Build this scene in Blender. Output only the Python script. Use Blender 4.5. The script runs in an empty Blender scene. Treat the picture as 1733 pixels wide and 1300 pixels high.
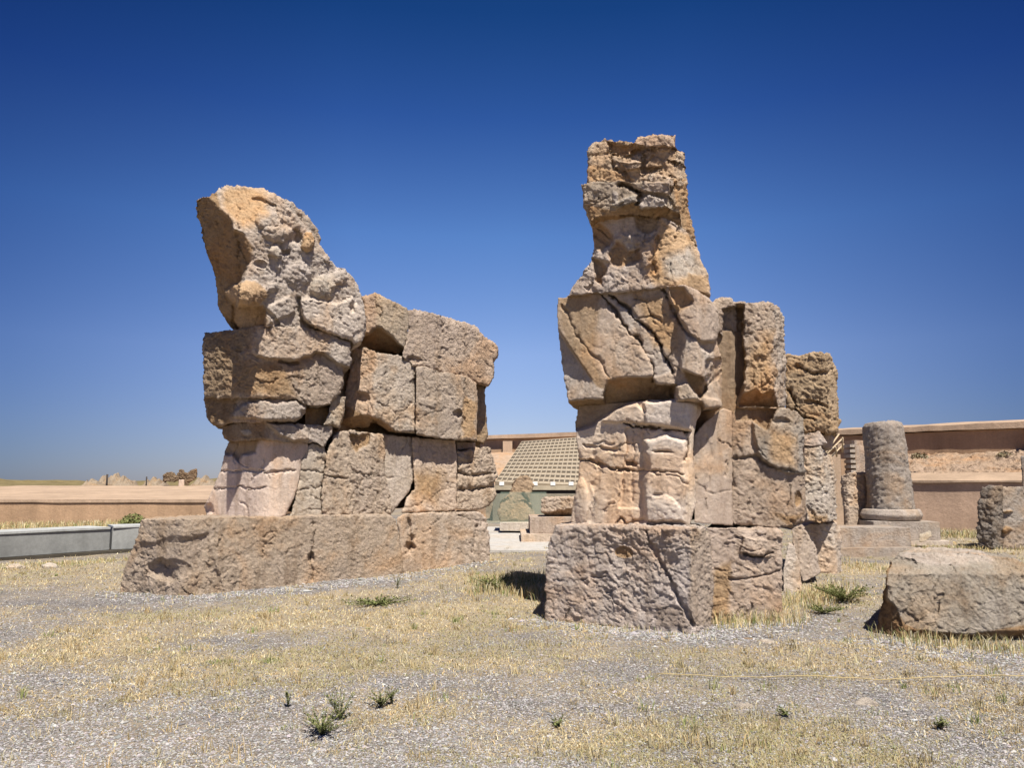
import bpy, math, random
import numpy as np
from mathutils import Vector
random.seed(3); rng = np.random.default_rng(7)
S = bpy.context.scene
# ------------------------------------------------------------------ camera
F = 1300.0; CX, CY = 866.5, 650.0; HOR = 818.0
PITCH = math.atan((HOR - CY) / F)
CAM = np.array([0.0, 0.0, 1.6])
cd = bpy.data.cameras.new('camera'); cam = bpy.data.objects.new('camera', cd)
S.collection.objects.link(cam); S.camera = cam
cam.location = CAM; cam.rotation_euler = (math.radians(90) + PITCH, 0, 0)
cd.sensor_width = 36; cd.lens = F / 1733 * 36; cd.clip_end = 20000; cd.clip_start = 0.05
# ------------------------------------------------------------------ light
SUN_EL = 60.0; SUN_AZ = 159.0          # azimuth clockwise from +Y
w = bpy.data.worlds.new('World'); S.world = w; w.use_nodes = True
nt = w.node_tree; nt.nodes.clear()
sky = nt.nodes.new('ShaderNodeTexSky'); sky.sky_type = 'NISHITA'; sky.sun_disc = False
sky.sun_elevation = math.radians(SUN_EL); sky.sun_rotation = math.radians(SUN_AZ)
sky.altitude = 1600; sky.air_density = 1.0; sky.dust_density = 0.6; sky.ozone_density = 2.0
hs = nt.nodes.new('ShaderNodeMix'); hs.data_type = 'RGBA'; hs.blend_type = 'MULTIPLY'; hs.inputs[0].default_value = 1
tc = nt.nodes.new('ShaderNodeTexCoord'); sx = nt.nodes.new('ShaderNodeSeparateXYZ'); nt.links.new(tc.outputs['Generated'], sx.inputs[0])
sr = nt.nodes.new('ShaderNodeValToRGB'); nt.links.new(sx.outputs['Z'], sr.inputs[0])
e_ = sr.color_ramp.elements; [e_.new(.5) for _ in range(5)]
for q_, (p_, c_) in zip(e_, ((0, (.50, .47, .58)), (.073, (.66, .61, .72)), (.165, (.78, .76, .90)), (.312, (.52, .72, 1.0)), (.445, (.21, .42, .80)), (.548, (.08, .28, .58)), (.85, (.05, .15, .33)))): q_.position = p_; q_.color = (*c_, 1)
# sky colour dimmed to a deeper blue towards either side, imitating lens falloff
ab = nt.nodes.new('ShaderNodeMath'); ab.operation = 'ABSOLUTE'; nt.links.new(sx.outputs['X'], ab.inputs[0])
ar = nt.nodes.new('ShaderNodeValToRGB'); nt.links.new(ab.outputs[0], ar.inputs[0]); f_ = ar.color_ramp.elements; f_.new(.5); f_.new(.5)
for q_, (p_, c_) in zip(f_, ((0, (1.0, 1.0, 1.0)), (.2, (.93, .94, .97)), (.55, (.37, .46, .60)), (1, (.30, .38, .54)))): q_.position = p_; q_.color = (*c_, 1)
am = nt.nodes.new('ShaderNodeMix'); am.data_type = 'RGBA'; am.blend_type = 'MULTIPLY'; am.inputs[0].default_value = 1
nt.links.new(sr.outputs[0], am.inputs[6]); nt.links.new(ar.outputs[0], am.inputs[7]); nt.links.new(am.outputs[2], hs.inputs[7])
bg = nt.nodes.new('ShaderNodeBackground'); bg.inputs[1].default_value = 0.085
wo = nt.nodes.new('ShaderNodeOutputWorld')
nt.links.new(sky.outputs[0], hs.inputs[6]); nt.links.new(hs.outputs[2], bg.inputs[0]); nt.links.new(bg.outputs[0], wo.inputs[0])
sl = bpy.data.lights.new('sun', 'SUN'); sun = bpy.data.objects.new('sun', sl); S.collection.objects.link(sun)
sl.energy = 5.0; sl.angle = math.radians(0.53); sl.color = (1.0, 0.94, 0.85)
el, az = math.radians(SUN_EL), math.radians(SUN_AZ)
sd_ = Vector((math.sin(az) * math.cos(el), math.cos(az) * math.cos(el), math.sin(el)))
sun.rotation_euler = sd_.to_track_quat('Z', 'Y').to_euler(); sun.location = sd_ * 60
S.view_settings.view_transform = 'Standard'; S.view_settings.look = 'None'
S.view_settings.exposure = 0.76; S.view_settings.gamma = 1.0
S.render.engine = 'CYCLES'
S.render.resolution_x = 1024; S.render.resolution_y = 769

# ------------------------------------------------------------------ helpers
def rays(px, py):
    u = (np.asarray(px, float) - CX) / F; v = (CY - np.asarray(py, float)) / F
    c, s = math.cos(PITCH), math.sin(PITCH)
    return np.stack([u, c - v * s, s + v * c], -1)
def at(px, py, D):
    r = rays(px, py); return CAM + r * (D / r[..., 1:2] if r.ndim > 1 else D / r[1])
def G(px, py, z=0.0):
    r = rays(px, py); return CAM + r * ((z - CAM[2]) / r[2])
def nrm(yaw, tilt=0):
    y, t = math.radians(yaw), math.radians(tilt)
    return np.array([math.sin(y) * math.cos(t), -math.cos(y) * math.cos(t), math.sin(t)])

def hsh(ix, iy, iz, k):
    h = (ix.astype(np.int64) * 374761393 + iy.astype(np.int64) * 668265263 + iz.astype(np.int64) * 2147483647 + k * 1274126177) & 0xffffffff
    h = ((h ^ (h >> 13)) * 1274126177) & 0xffffffff
    h = ((h ^ (h >> 16)) * 2246822519) & 0xffffffff
    h = h ^ (h >> 15)
    return (h & 0xffffff) / float(0xffffff)
def vnoise(P, k=0):
    i = np.floor(P).astype(np.int64); f = P - i; f = f * f * f * (f * (f * 6 - 15) + 10)
    r = 0
    for dx in (0, 1):
        wx = f[:, 0] if dx else 1 - f[:, 0]
        for dy in (0, 1):
            wy = f[:, 1] if dy else 1 - f[:, 1]
            for dz in (0, 1):
                wz = f[:, 2] if dz else 1 - f[:, 2]
                r = r + wx * wy * wz * hsh(i[:, 0] + dx, i[:, 1] + dy, i[:, 2] + dz, k)
    return r * 2 - 1
def fbm(P, o=4, k=0, g=0.5):
    a, s, r = 1.0, 1.0, 0
    for j in range(o):
        r = r + a * vnoise(P * s + 17.3 * j, k + j); a *= g; s *= 2.03
    return r
def worley(P, k=0):
    i = np.floor(P).astype(np.int64)
    d1 = np.full(len(P), 9.0); d2 = np.full(len(P), 9.0); fac = np.zeros(len(P))
    for dx in (-1, 0, 1):
        for dy in (-1, 0, 1):
            for dz in (-1, 0, 1):
                a, b, c = i[:, 0] + dx, i[:, 1] + dy, i[:, 2] + dz
                q = np.stack([a + hsh(a, b, c, k), b + hsh(a, b, c, k + 1), c + hsh(a, b, c, k + 2)], -1)
                e = P - q; d = np.sqrt((e * e).sum(-1))
                gr = np.stack([hsh(a, b, c, k + 3), hsh(a, b, c, k + 4), hsh(a, b, c, k + 5)], -1) * 2 - 1
                hv = (e * gr).sum(-1) * 1.3 + hsh(a, b, c, k + 6) - .5
                m = d < d1
                d2 = np.where(m, d1, np.minimum(d2, d)); fac = np.where(m, hv, fac); d1 = np.where(m, d, d1)
    return d1, d2, fac

def sdf(X, Y, poly):
    P = np.stack([X.ravel(), Y.ravel()], -1); a = np.asarray(poly, float); b = np.roll(a, -1, 0)
    best = np.full(len(P), 1e9); near = np.zeros_like(P); ins = np.zeros(len(P), bool)
    for p, q in zip(a, b):
        e = q - p; wv = P - p; t = np.clip((wv @ e) / max(e @ e, 1e-9), 0, 1)
        c = p + t[:, None] * e; d = np.hypot(*(P - c).T); m = d < best
        best = np.where(m, d, best); near[m] = c[m]
        cond = (p[1] > P[:, 1]) != (q[1] > P[:, 1])
        with np.errstate(divide='ignore', invalid='ignore'):
            xi = (q[0] - p[0]) * (P[:, 1] - p[1]) / (q[1] - p[1]) + p[0]
        ins ^= cond & (P[:, 0] < xi)
    return np.where(ins, best, -best).reshape(X.shape), near.reshape(X.shape + (2,))
def pline(X, Y, pts):
    P = np.stack([X, Y], -1); best = np.full(X.shape, 1e9)
    for p, q in zip(pts[:-1], pts[1:]):
        p = np.array(p, float); q = np.array(q, float); e = q - p
        t = np.clip(((P - p) @ e) / max(e @ e, 1e-9), 0, 1)
        best = np.minimum(best, np.hypot(*np.moveaxis(P - (p + t[..., None] * e), -1, 0)))
    return best

def link(name, V, faces, mat, parent=None, cols=None, smooth=True, attrs=None, origin=None):
    V = np.asarray(V, float)
    if parent is not None: V = V - np.array(parent.location)
    elif origin is not None: V = V - np.asarray(origin)
    me = bpy.data.meshes.new(name)
    if isinstance(faces, np.ndarray):
        n, k = faces.shape
        me.vertices.add(len(V)); me.vertices.foreach_set('co', V.astype(np.float32).ravel())
        me.loops.add(n * k); me.loops.foreach_set('vertex_index', faces.astype(np.int32).ravel())
        me.polygons.add(n); me.polygons.foreach_set('loop_start', np.arange(0, n * k, k, dtype=np.int32))
        me.polygons.foreach_set('loop_total', np.full(n, k, np.int32))
        me.update(calc_edges=True)
    else:
        me.from_pydata(V.tolist(), [], faces); me.update()
    me.polygons.foreach_set('use_smooth', np.full(len(me.polygons), smooth))
    if cols is not None:
        ca = me.color_attributes.new('tint', 'FLOAT_COLOR', 'POINT')
        c4 = np.ones((len(V), 4), np.float32); c4[:, :3] = cols
        ca.data.foreach_set('color', c4.ravel())
    for k_, v_ in (attrs or {}).items():
        a = me.attributes.new(k_, 'FLOAT', 'POINT'); a.data.foreach_set('value', np.asarray(v_, np.float32))
    if mat: me.materials.append(mat)
    o = bpy.data.objects.new(name, me); S.collection.objects.link(o)
    if parent is not None: o.parent = parent
    elif origin is not None: o.location = origin
    return o
def tag(o, label=None, cat=None, group=None, kind=None):
    if label: o['label'] = label
    if cat: o['category'] = cat
    if group: o['group'] = group
    if kind: o['kind'] = kind
    return o
def thing(name, loc, label, cat, group=None):
    o = bpy.data.objects.new(name, None); S.collection.objects.link(o); o.location = tuple(float(v) for v in loc)
    o.empty_display_size = .3
    return tag(o, label, cat, group)

# ------------------------------------------------------------------ materials
def mat_base(name):
    m = bpy.data.materials.new(name); m.use_nodes = True; t = m.node_tree; t.nodes.clear()
    out = t.nodes.new('ShaderNodeOutputMaterial'); b = t.nodes.new('ShaderNodeBsdfPrincipled')
    t.links.new(b.outputs[0], out.inputs[0]); b.inputs['Roughness'].default_value = .95
    b.inputs['Specular IOR Level'].default_value = .15
    return m, t, b
def N(t, typ, **kw):
    n = t.nodes.new(typ)
    for k, v in kw.items():
        if k in n.inputs: n.inputs[k].default_value = v
        else: setattr(n, k, v)
    return n
def noise(t, vec, scale, detail=8, rough=.6, dist=0):
    n = N(t, 'ShaderNodeTexNoise'); n.inputs['Scale'].default_value = scale; n.inputs['Detail'].default_value = detail
    n.inputs['Roughness'].default_value = rough; n.inputs['Distortion'].default_value = dist
    t.links.new(vec, n.inputs['Vector']); return n.outputs['Fac']
def ramp(t, fac, stops):
    r = t.nodes.new('ShaderNodeValToRGB'); t.links.new(fac, r.inputs[0]); e = r.color_ramp.elements
    while len(e) < len(stops): e.new(.5)
    for el_, (p, c) in zip(e, stops):
        el_.position = p; el_.color = (*(c if hasattr(c, '__len__') else (c, c, c)), 1)
    return r.outputs[0]
def mix(t, a, b, fac=1.0, mode='MIX'):
    n = t.nodes.new('ShaderNodeMix'); n.data_type = 'RGBA'; n.blend_type = mode
    for s_, v in ((n.inputs[0], fac), (n.inputs[6], a), (n.inputs[7], b)):
        if isinstance(v, (int, float)): s_.default_value = v
        elif isinstance(v, tuple): s_.default_value = (*v, 1)
        else: t.links.new(v, s_)
    return n.outputs[2]
def bump(t, b, layers):
    prev = None
    for h, dist, st in layers:
        n = t.nodes.new('ShaderNodeBump'); n.inputs['Distance'].default_value = dist; n.inputs['Strength'].default_value = st
        t.links.new(h, n.inputs['Height'])
        if prev: t.links.new(prev, n.inputs['Normal'])
        prev = n.outputs[0]
    t.links.new(prev, b.inputs['Normal'])
def pos(t):
    return t.nodes.new('ShaderNodeNewGeometry').outputs['Position']
def stone(name, bumpd=.03, pit=.5, warm=(1.08, .94, .80), cool=(.97, .98, 1.02), vary=1.0):
    m, t, b = mat_base(name); P = pos(t)
    at_ = N(t, 'ShaderNodeAttribute', attribute_name='tint').outputs['Color']
    n1 = noise(t, P, .9, 6, .62, .6); n2 = noise(t, P, 3.1, 9, .7, .3); n3 = noise(t, P, 22, 6, .7)
    c = mix(t, at_, ramp(t, n1, [(.36, cool), (.5, (1, 1, 1)), (.64, warm)]), vary, 'MULTIPLY')
    c = mix(t, c, ramp(t, n2, [(.3, (.82, .79, .76)), (.48, (1, 1, 1)), (.72, (1.1, 1.09, 1.08))]), vary, 'MULTIPLY')
    c = mix(t, c, ramp(t, n3, [(.34, .8), (.5, 1), (.75, 1.1)]), .75, 'MULTIPLY')
    mp = N(t, 'ShaderNodeMapping'); mp.inputs['Scale'].default_value = (5, 5, .55); t.links.new(P, mp.inputs['Vector'])
    c = mix(t, c, ramp(t, noise(t, mp.outputs[0], 1.0, 6, .65, .3), [(.34, (.74, .70, .66)), (.5, (1, 1, 1)), (.7, (1.07, 1.07, 1.08))]), .8, 'MULTIPLY')
    # dark lichen freckles
    n4 = noise(t, P, 9, 8, .75, .4)
    c = mix(t, c, (.085, .07, .055), ramp(t, n4, [(.61, 0), (.72, .34)]), 'MIX')
    # orange iron stains
    n5 = noise(t, P, 1.7, 5, .6, 1.0)
    c = mix(t, c, (.36, .2, .085), ramp(t, n5, [(.58, 0), (.8, .22)]), 'MIX')
    n6 = noise(t, P, 45, 4, .7)
    c = mix(t, c, ramp(t, n6, [(.3, .8), (.5, 1), (.7, 1.12)]), .7, 'MULTIPLY')
    t.links.new(c, b.inputs['Base Color'])
    v = N(t, 'ShaderNodeTexVoronoi'); v.inputs['Scale'].default_value = 17; t.links.new(P, v.inputs['Vector'])
    bump(t, b, [(noise(t, P, 11, 12, .8, .3), bumpd * 1.9, 1.0), (v.outputs['Distance'], .03, pit), (noise(t, P, 48, 6, .8), bumpd * .4, 1.0)])
    return m
M_rough = stone('rough_stone', .042, .65)
M_mid = stone('weathered_stone', .026, .3)
M_smooth = stone('dressed_stone', .012, .08)

# ------------------------------------------------------------------ rock builder
def disp(P, amp, seed=0, chip=1.0):
    q = P + seed * 3.71
    r = fbm(q * .9, 3, 1) * .020 * amp
    r += fbm(q * 4.0, 5, 5, .55) * .008 * amp
    wq = q + .05 * np.stack([fbm(q * 4, 3, 31), fbm(q * 4, 3, 41), fbm(q * 4, 3, 51)], -1)
    d1, d2, fa = worley(wq * np.array([2.4, 2.4, 3.0]), 60); r += fa * .011 * amp * chip
    d1, d2, fb = worley(wq * np.array([7, 7, 9.5]), 80); r += fb * .010 * amp * chip
    r += -np.clip(.07 - (d2 - d1), 0, .07) * .09 * amp * chip
    a = math.radians(28 + (seed * 47) % 50)          # chisel strokes, slanting differently on each stone
    h = wq[:, 0] * .75 + wq[:, 1] * .66
    s1 = h * math.cos(a) - wq[:, 2] * math.sin(a); s2 = h * math.sin(a) + wq[:, 2] * math.cos(a)
    ws = np.stack([s1 * 7, s2 * 19, (wq[:, 0] * -.66 + wq[:, 1] * .75) * 8], -1)
    d1, d2, fc = worley(ws, 90); r += fc * .013 * amp * chip - np.clip(.15 - (d2 - d1), 0, .15) * .05 * amp * chip
    d1, d2, fd = worley(q * 24, 95); r += fd * .0055 * amp * (.3 + chip)
    mask = np.clip(fbm(q * 1.3, 2, 99) * .8 + .55, .25, 1.2)
    return r * (.55 + .5 * mask) * .84
def vnormals(V, Fc):
    n = np.cross(V[Fc[:, 2]] - V[Fc[:, 0]], V[Fc[:, 3]] - V[Fc[:, 1]])
    vn = np.zeros_like(V)
    for k in range(4): np.add.at(vn, Fc[:, k], n)
    return vn / np.maximum(np.linalg.norm(vn, axis=1, keepdims=True), 1e-12)
GREY = np.array((.545, .465, .39)); TAN = np.array((.55, .44, .34)); OCH = np.array((.46, .315, .185)); PINK = np.array((.52, .415, .33))
PALE = np.array((.52, .45, .37)); BROWN = np.array((.33, .24, .155))
def tplane(R, pl):
    px, py, D, yaw, tilt = (list(pl) + [0])[:5]
    n = nrm(yaw, tilt); A = at(px, py, D)
    den = R @ n
    return np.where(den < -.03, ((A - CAM) @ n) / np.where(den < -.03, den, -1), -1e3)
def rock(name, parent, poly, planes, T=1.2, feats=(), tint=TAN, mat=None, amp=1.0, res=1.7, bev=5.5, seed=0, chip=1.0,
         shrink=.06, grow=1.0, label=None, vdir=None, K=7, soft=.04, auto_cracks=True):
    # dense, slightly ragged outline
    pp = []
    A = np.array(poly, float)
    for i in range(len(A)):
        a, b = A[i], A[(i + 1) % len(A)]; L = np.hypot(*(b - a)); n = max(1, int(L / 5))
        e = (b - a) / max(L, 1e-6); nr = np.array([e[1], -e[0]])
        for k in range(n):
            q = a + (b - a) * k / n
            if k or L < 12: q = q + nr * (random.uniform(-1, 1) * min(1.3, .35 + amp * .6))
            pp.append(q)
    mn, mx = A.min(0) - 3 * res, A.max(0) + 3 * res
    X, Y = np.meshgrid(np.arange(mn[0], mx[0], res), np.arange(mn[1], mx[1], res))
    sd, near = sdf(X, Y, pp); sd = sd + grow
    inn = sd > 0
    pad = np.pad(inn, 1); nb = np.zeros_like(inn)
    for dy in (0, 1, 2):
        for dx in (0, 1, 2): nb |= pad[dy:dy + inn.shape[0], dx:dx + inn.shape[1]]
    inc = nb
    edge = inc & ~inn
    XX = X.copy(); YY = Y.copy()
    XX[edge] = near[edge][:, 0]; YY[edge] = near[edge][:, 1]
    idx = -np.ones(X.shape, int); idx[inc] = np.arange(inc.sum())
    c00, c10, c11, c01 = idx[:-1, :-1], idx[:-1, 1:], idx[1:, 1:], idx[1:, :-1]
    inq = inn[:-1, :-1] | inn[:-1, 1:] | inn[1:, 1:] | inn[1:, :-1]
    ok = (c00 >= 0) & (c10 >= 0) & (c11 >= 0) & (c01 >= 0) & inq
    Fq = np.stack([c00[ok], c01[ok], c11[ok], c10[ok]], -1)      # facing the viewer
    x, y, s = XX[inc], YY[inc], np.maximum(sd[inc], 0)
    R = rays(x, y)
    ts = [tplane(R, p) for p in planes]
    t = ts[0]
    for q in ts[1:]:
        dlt = np.clip(.5 + .5 * (t - q) / soft, 0, 1); t = q * (1 - dlt) + t * dlt + soft * dlt * (1 - dlt)
    D0 = np.median(t)
    jr = random.Random(seed * 13 + 5); tint = np.asarray(tint, float) * (1 + jr.uniform(-.07, .06)) * np.array([1 + jr.uniform(-.015, .02), 1, 1 + jr.uniform(-.05, .04)])
    col = np.tile(np.asarray(tint, float), (len(x), 1))
    bm = bev / F * D0
    wear = np.clip(fbm((CAM + R * t[:, None]) * 3.2 + seed, 3, 210) * 1.1 + .75, .35, 2.2); bl = bev * wear
    e = np.clip(s / bl, 0, 1); bm = bm * wear; t = t + bm * (1 - np.sqrt(1 - (1 - e) ** 2))
    P0 = CAM + R * t[:, None]
    wob = fbm(P0 * 5 + seed, 3, 200) * 3.0
    jag = worley(P0 * 14 + seed, 220)[2] * 1.7; jag2 = worley(P0 * 14 + seed, 230)[2] * 1.7; wvar = np.clip(1 + fbm(P0 * 7, 2, 240) * 1.1, .35, 2)
    auto = []
    if auto_cracks and T > .85 and res < 2.5:      # hairline cracks
        area = len(x) * res * res; rr_ = random.Random(seed * 7 + 1)
        for _ in range(int(min(6, 1 + area / 5000))):
            cx_, cy_ = rr_.choice(list(zip(x[::37], y[::37]))); an = rr_.uniform(0, 3.14); pts = [(cx_, cy_)]
            for _k in range(rr_.randint(3, 7)):
                an += rr_.uniform(-.7, .7); L = rr_.uniform(6, 15); pts.append((pts[-1][0] + L * math.cos(an), pts[-1][1] + L * .8 * math.sin(an)))
            auto.append(('c', pts, 1.15, .035))
    for f in list(feats) + auto:
        k = f[0]; tc = None
        if k == 'c':      # crack
            pts = f[1]; d = pline(x + wob + jag, y - wob * .7 - jag2, pts); wd, dp = np.maximum(1.0, f[2] * .68 * wvar), f[3] * .9
            m = np.exp(-(d / wd) ** 2); t = t + dp * m
        elif k == 'p':    # raised (or sunk) polygon
            g, _ = sdf(x + wob * .8, y + wob * .8, f[1]); m = np.clip(g / f[2] + .5, 0, 1); m = m * m * (3 - 2 * m)
            t = t - f[3] * m
            if len(f) > 4: tc = f[4]
        elif k == 'b':    # dome
            r2 = ((x + wob - f[1]) / f[3]) ** 2 + ((y + wob - f[2]) / f[4]) ** 2
            m = np.sqrt(np.clip(1 - r2, 0, 1)); t = t - f[5] * m
            if len(f) > 6: tc = f[6]
            m = np.clip(m * 2, 0, 1)
        elif k == 'f':    # facet on another plane
            g, _ = sdf(x + wob * .6, y + wob * .6, f[1]); m = np.clip(g / f[2] + .5, 0, 1)
            tp = tplane(R, f[3]); t = t + m * (np.maximum(t, tp) - t)
            if len(f) > 4: tc = f[4]
        elif k == 't':    # tint only
            g, _ = sdf(x + wob * 1.5, y + wob * 1.5, f[1]); m = np.clip(g / f[2] + .5, 0, 1); tc = f[3]
        if tc is not None: col = col * (1 - m[:, None]) + np.asarray(tc) * m[:, None]
    P0 = CAM + R * t[:, None]
    n0 = len(P0)
    cen = P0.mean(0)
    vd = rays(np.mean(x), HOR); vd[2] = 0; vd /= np.linalg.norm(vd)
    if vdir is not None: vd = np.array(vdir, float)
    # boundary edges
    E = np.concatenate([Fq[:, [0, 1]], Fq[:, [1, 2]], Fq[:, [2, 3]], Fq[:, [3, 0]]])
    key = np.sort(E, 1); kk = key[:, 0] * n0 + key[:, 1]
    u, inv, cnt = np.unique(kk, return_inverse=True, return_counts=True)
    B = E[cnt[inv] == 1]
    bv = np.unique(B); bi = -np.ones(n0, int); bi[bv] = np.arange(len(bv))
    Vs = [P0]; Fs = [Fq]; Cs = [col]; prev = bv.copy(); base = n0
    def push(Pt, fr):
        q = Pt + vd * T * fr; c2 = cen + vd * T * fr
        return q + (c2 - q) * shrink * fr ** 2 * np.array([1, 0, 1])
    fr_ = [(.35 * k / K + .65 * (k / K) ** 1.6) for k in range(1, K)]
    for fr in fr_:
        Vs.append(push(P0[bv], fr)); Cs.append(col[bv]); cur = base + np.arange(len(bv)); base += len(bv)
        a, b = bi[B[:, 0]], bi[B[:, 1]]
        Fs.append(np.stack([prev[b], prev[a], cur[a], cur[b]], -1)); prev = cur
    flat = P0.copy(); Vb = push(flat, 1.0); Vs.append(Vb); Cs.append(col); bb = base
    a, b = bi[B[:, 0]], bi[B[:, 1]]
    Fs.append(np.stack([prev[b], prev[a], bb + B[:, 0], bb + B[:, 1]], -1))
    Fs.append(Fq[:, ::-1] + bb)
    V = np.concatenate(Vs); Fc = np.concatenate(Fs); C = np.concatenate(Cs)
    Fc = Fc[:, ::-1] if False else Fc
    vn = vnormals(V, Fc)
    if (vn[:n0] @ vd).mean() > 0: Fc = Fc[:, ::-1]; vn = -vn
    V = V + vn * disp(V, amp, seed, chip)[:, None]
    o = link(name, V, Fc, mat or M_mid, parent, cols=C)
    if label: o['label'] = label
    return o

# ------------------------------------------------------------------ ground
def gh(x, y):
    x = np.asarray(x, float); y = np.asarray(y, float)
    P = np.stack([x.ravel(), y.ravel(), np.zeros(x.size)], -1)
    fade = np.clip((60 - np.hypot(P[:, 0], P[:, 1])) / 30, 0, 1)
    return ((fbm(P * .35, 3, 300) * .035 + fbm(P * 1.6, 3, 310) * .014) * fade).reshape(x.shape)
VEG = [ # px, py, radius x (m), radius y (m), weight
 (620, 1050, 2.0, .9, .9), (330, 1040, 1.3, .5, .6), (880, 1035, 1.6, 1.0, .7), (770, 950, 1.6, 1.2, .7), (560, 1010, 1.2, .5, .5),
 (290, 968, .8, 1.0, .8), (90, 965, 2.5, 1.6, .7), (1265, 1045, .55, .22, 1.), (1400, 1000, .9, 1.4, .8), (1440, 960, 1.4, 1.6, .6),
 (1640, 925, 4, 2.8, .9), (420, 1120, .9, .5, .7), (160, 1100, .9, .7, .6), (820, 1110, 1.2, .5, .7), (1120, 1050, .8, .25, .8),
 (1000, 1090, .9, .4, .5), (900, 1250, .5, .3, .5), (1250, 1230, .8, .35, .6), (1560, 1100, 1.2, .25, .8), (1180, 1110, .5, .2, .5),
 (1660, 1180, .6, .6, .6), (240, 1170, .7, .3, .4), (540, 1130, .8, .3, .5), (700, 1190, .4, .4, .4), (1330, 1130, .5, .15, .5), (1050, 1240, .5, .3, .4),
 (1450, 1290, .9, .12, .6), (320, 1040, .8, .2, .4), (1720, 1220, .4, .8, .5), (1420, 1120, .5, .15, .4), (140, 893, 5, 3.5, 1.0), (200, 1230, .8, .3, .2), (300, 1140, .8, .3, .3), (60, 1180, .5, .3, .3), (480, 1160, .6, .25, .3), (1300, 1270, .6, .2, .3), (760, 1280, .3, .15, .3), (1000, 1010, .8, .8, .6), (860, 985, 1, 1, .8)]
BARE = [(60, 1015, 1.6, .5, .8), (330, 1000, 1.0, .22, .5), (1180, 1085, 1.2, .22, .9), (1450, 1060, .8, .3, .8), (120, 1270, 1.2, .4, .5), (1500, 1190, 1.4, .5, .5), (520, 985, 1.5, .25, .5), (880, 905, 3, 3, .9), (680, 1250, .9, .2, .3)]
VW = [(G(a, b), rx, ry, w_) for a, b, rx, ry, w_ in VEG]; BW = [(G(a, b), rx, ry, w_) for a, b, rx, ry, w_ in BARE]
def veg(x, y):
    P = np.stack([x, y, np.zeros_like(x)], -1)
    v = np.full(x.shape, .36)
    for g, rx, ry, w_ in VW: v = v + w_ * np.exp(-(((x - g[0]) / rx) ** 2 + ((y - g[1]) / ry) ** 2))
    for g, rx, ry, w_ in BW: v = v - w_ * np.exp(-(((x - g[0]) / rx) ** 2 + ((y - g[1]) / ry) ** 2))
    n = fbm(P * 1.1, 4, 400, .6) * .3 + fbm(P * 5, 3, 420) * .26
    return np.clip(v + n, 0, 1.2)
def ground():
    def axis(lo, hi, d, far):
        core = np.arange(lo, hi + 1e-6, d); out = []; s_, x_ = d, hi
        while x_ < far: s_ *= 1.25; x_ += s_; out.append(x_)
        out2 = []; s_, x_ = d, lo
        while x_ > -far: s_ *= 1.25; x_ -= s_; out2.append(x_)
        return np.concatenate([out2[::-1], core, out])
    xs = axis(-13, 16, .1, 6000); ys = axis(2, 24, .1, 6000)
    X, Y = np.meshgrid(xs, ys); Z = gh(X, Y)
    n, m = X.shape; i = np.arange(n * m).reshape(n, m)
    Fc = np.stack([i[:-1, :-1].ravel(), i[:-1, 1:].ravel(), i[1:, 1:].ravel(), i[1:, :-1].ravel()], -1)
    v = veg(X.ravel(), Y.ravel())
    m_, t, b = mat_base('gravel_ground'); P = pos(t)
    va = N(t, 'ShaderNodeAttribute', attribute_name='veg').outputs['Fac']
    vo = N(t, 'ShaderNodeTexVoronoi'); vo.inputs['Scale'].default_value = 62; t.links.new(P, vo.inputs['Vector'])
    vb = N(t, 'ShaderNodeTexVoronoi'); vb.inputs['Scale'].default_value = 90; t.links.new(P, vb.inputs['Vector'])
    sep = N(t, 'ShaderNodeSeparateColor'); t.links.new(vo.outputs['Color'], sep.inputs[0])
    g = ramp(t, sep.outputs[0], [(0, (.13, .117, .108)), (.35, (.245, .222, .208)), (.7, (.33, .303, .288)), (1, (.43, .405, .39))])
    g = mix(t, g, ramp(t, vo.outputs['Distance'], [(.2, 1), (.75, .42)]), 1, 'MULTIPLY')
    soil = ramp(t, noise(t, P, 6, 8, .7), [(.3, (.27, .21, .145)), (.7, (.45, .37, .26))])
    pat = noise(t, P, .7, 7, .65, .5)
    fac = ramp(t, pat, [(.42, 0), (.62, .6)])
    g = mix(t, g, soil, fac)
    st = ramp(t, noise(t, P, 30, 6, .75), [(.3, (.22, .17, .11)), (.5, (.36, .29, .19)), (.72, (.50, .43, .30))])
    vm = ramp(t, va, [(.15, 0), (1.0, .75)])
    g = mix(t, g, st, vm)
    # broad far plain: drier earth
    g = mix(t, g, ramp(t, noise(t, P, 1.3, 6, .6), [(.3, .82), (.7, 1.1)]), 1, 'MULTIPLY')
    t.links.new(g, b.inputs['Base Color'])
    bump(t, b, [(vo.outputs['Distance'], -.02, .7), (noise(t, P, 25, 8, .7), .02, .8)])
    o = link('ground', np.stack([X.ravel(), Y.ravel(), Z.ravel()], -1), Fc, m_, attrs={'veg': v})
    tag(o, kind='structure')
ground()

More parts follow.
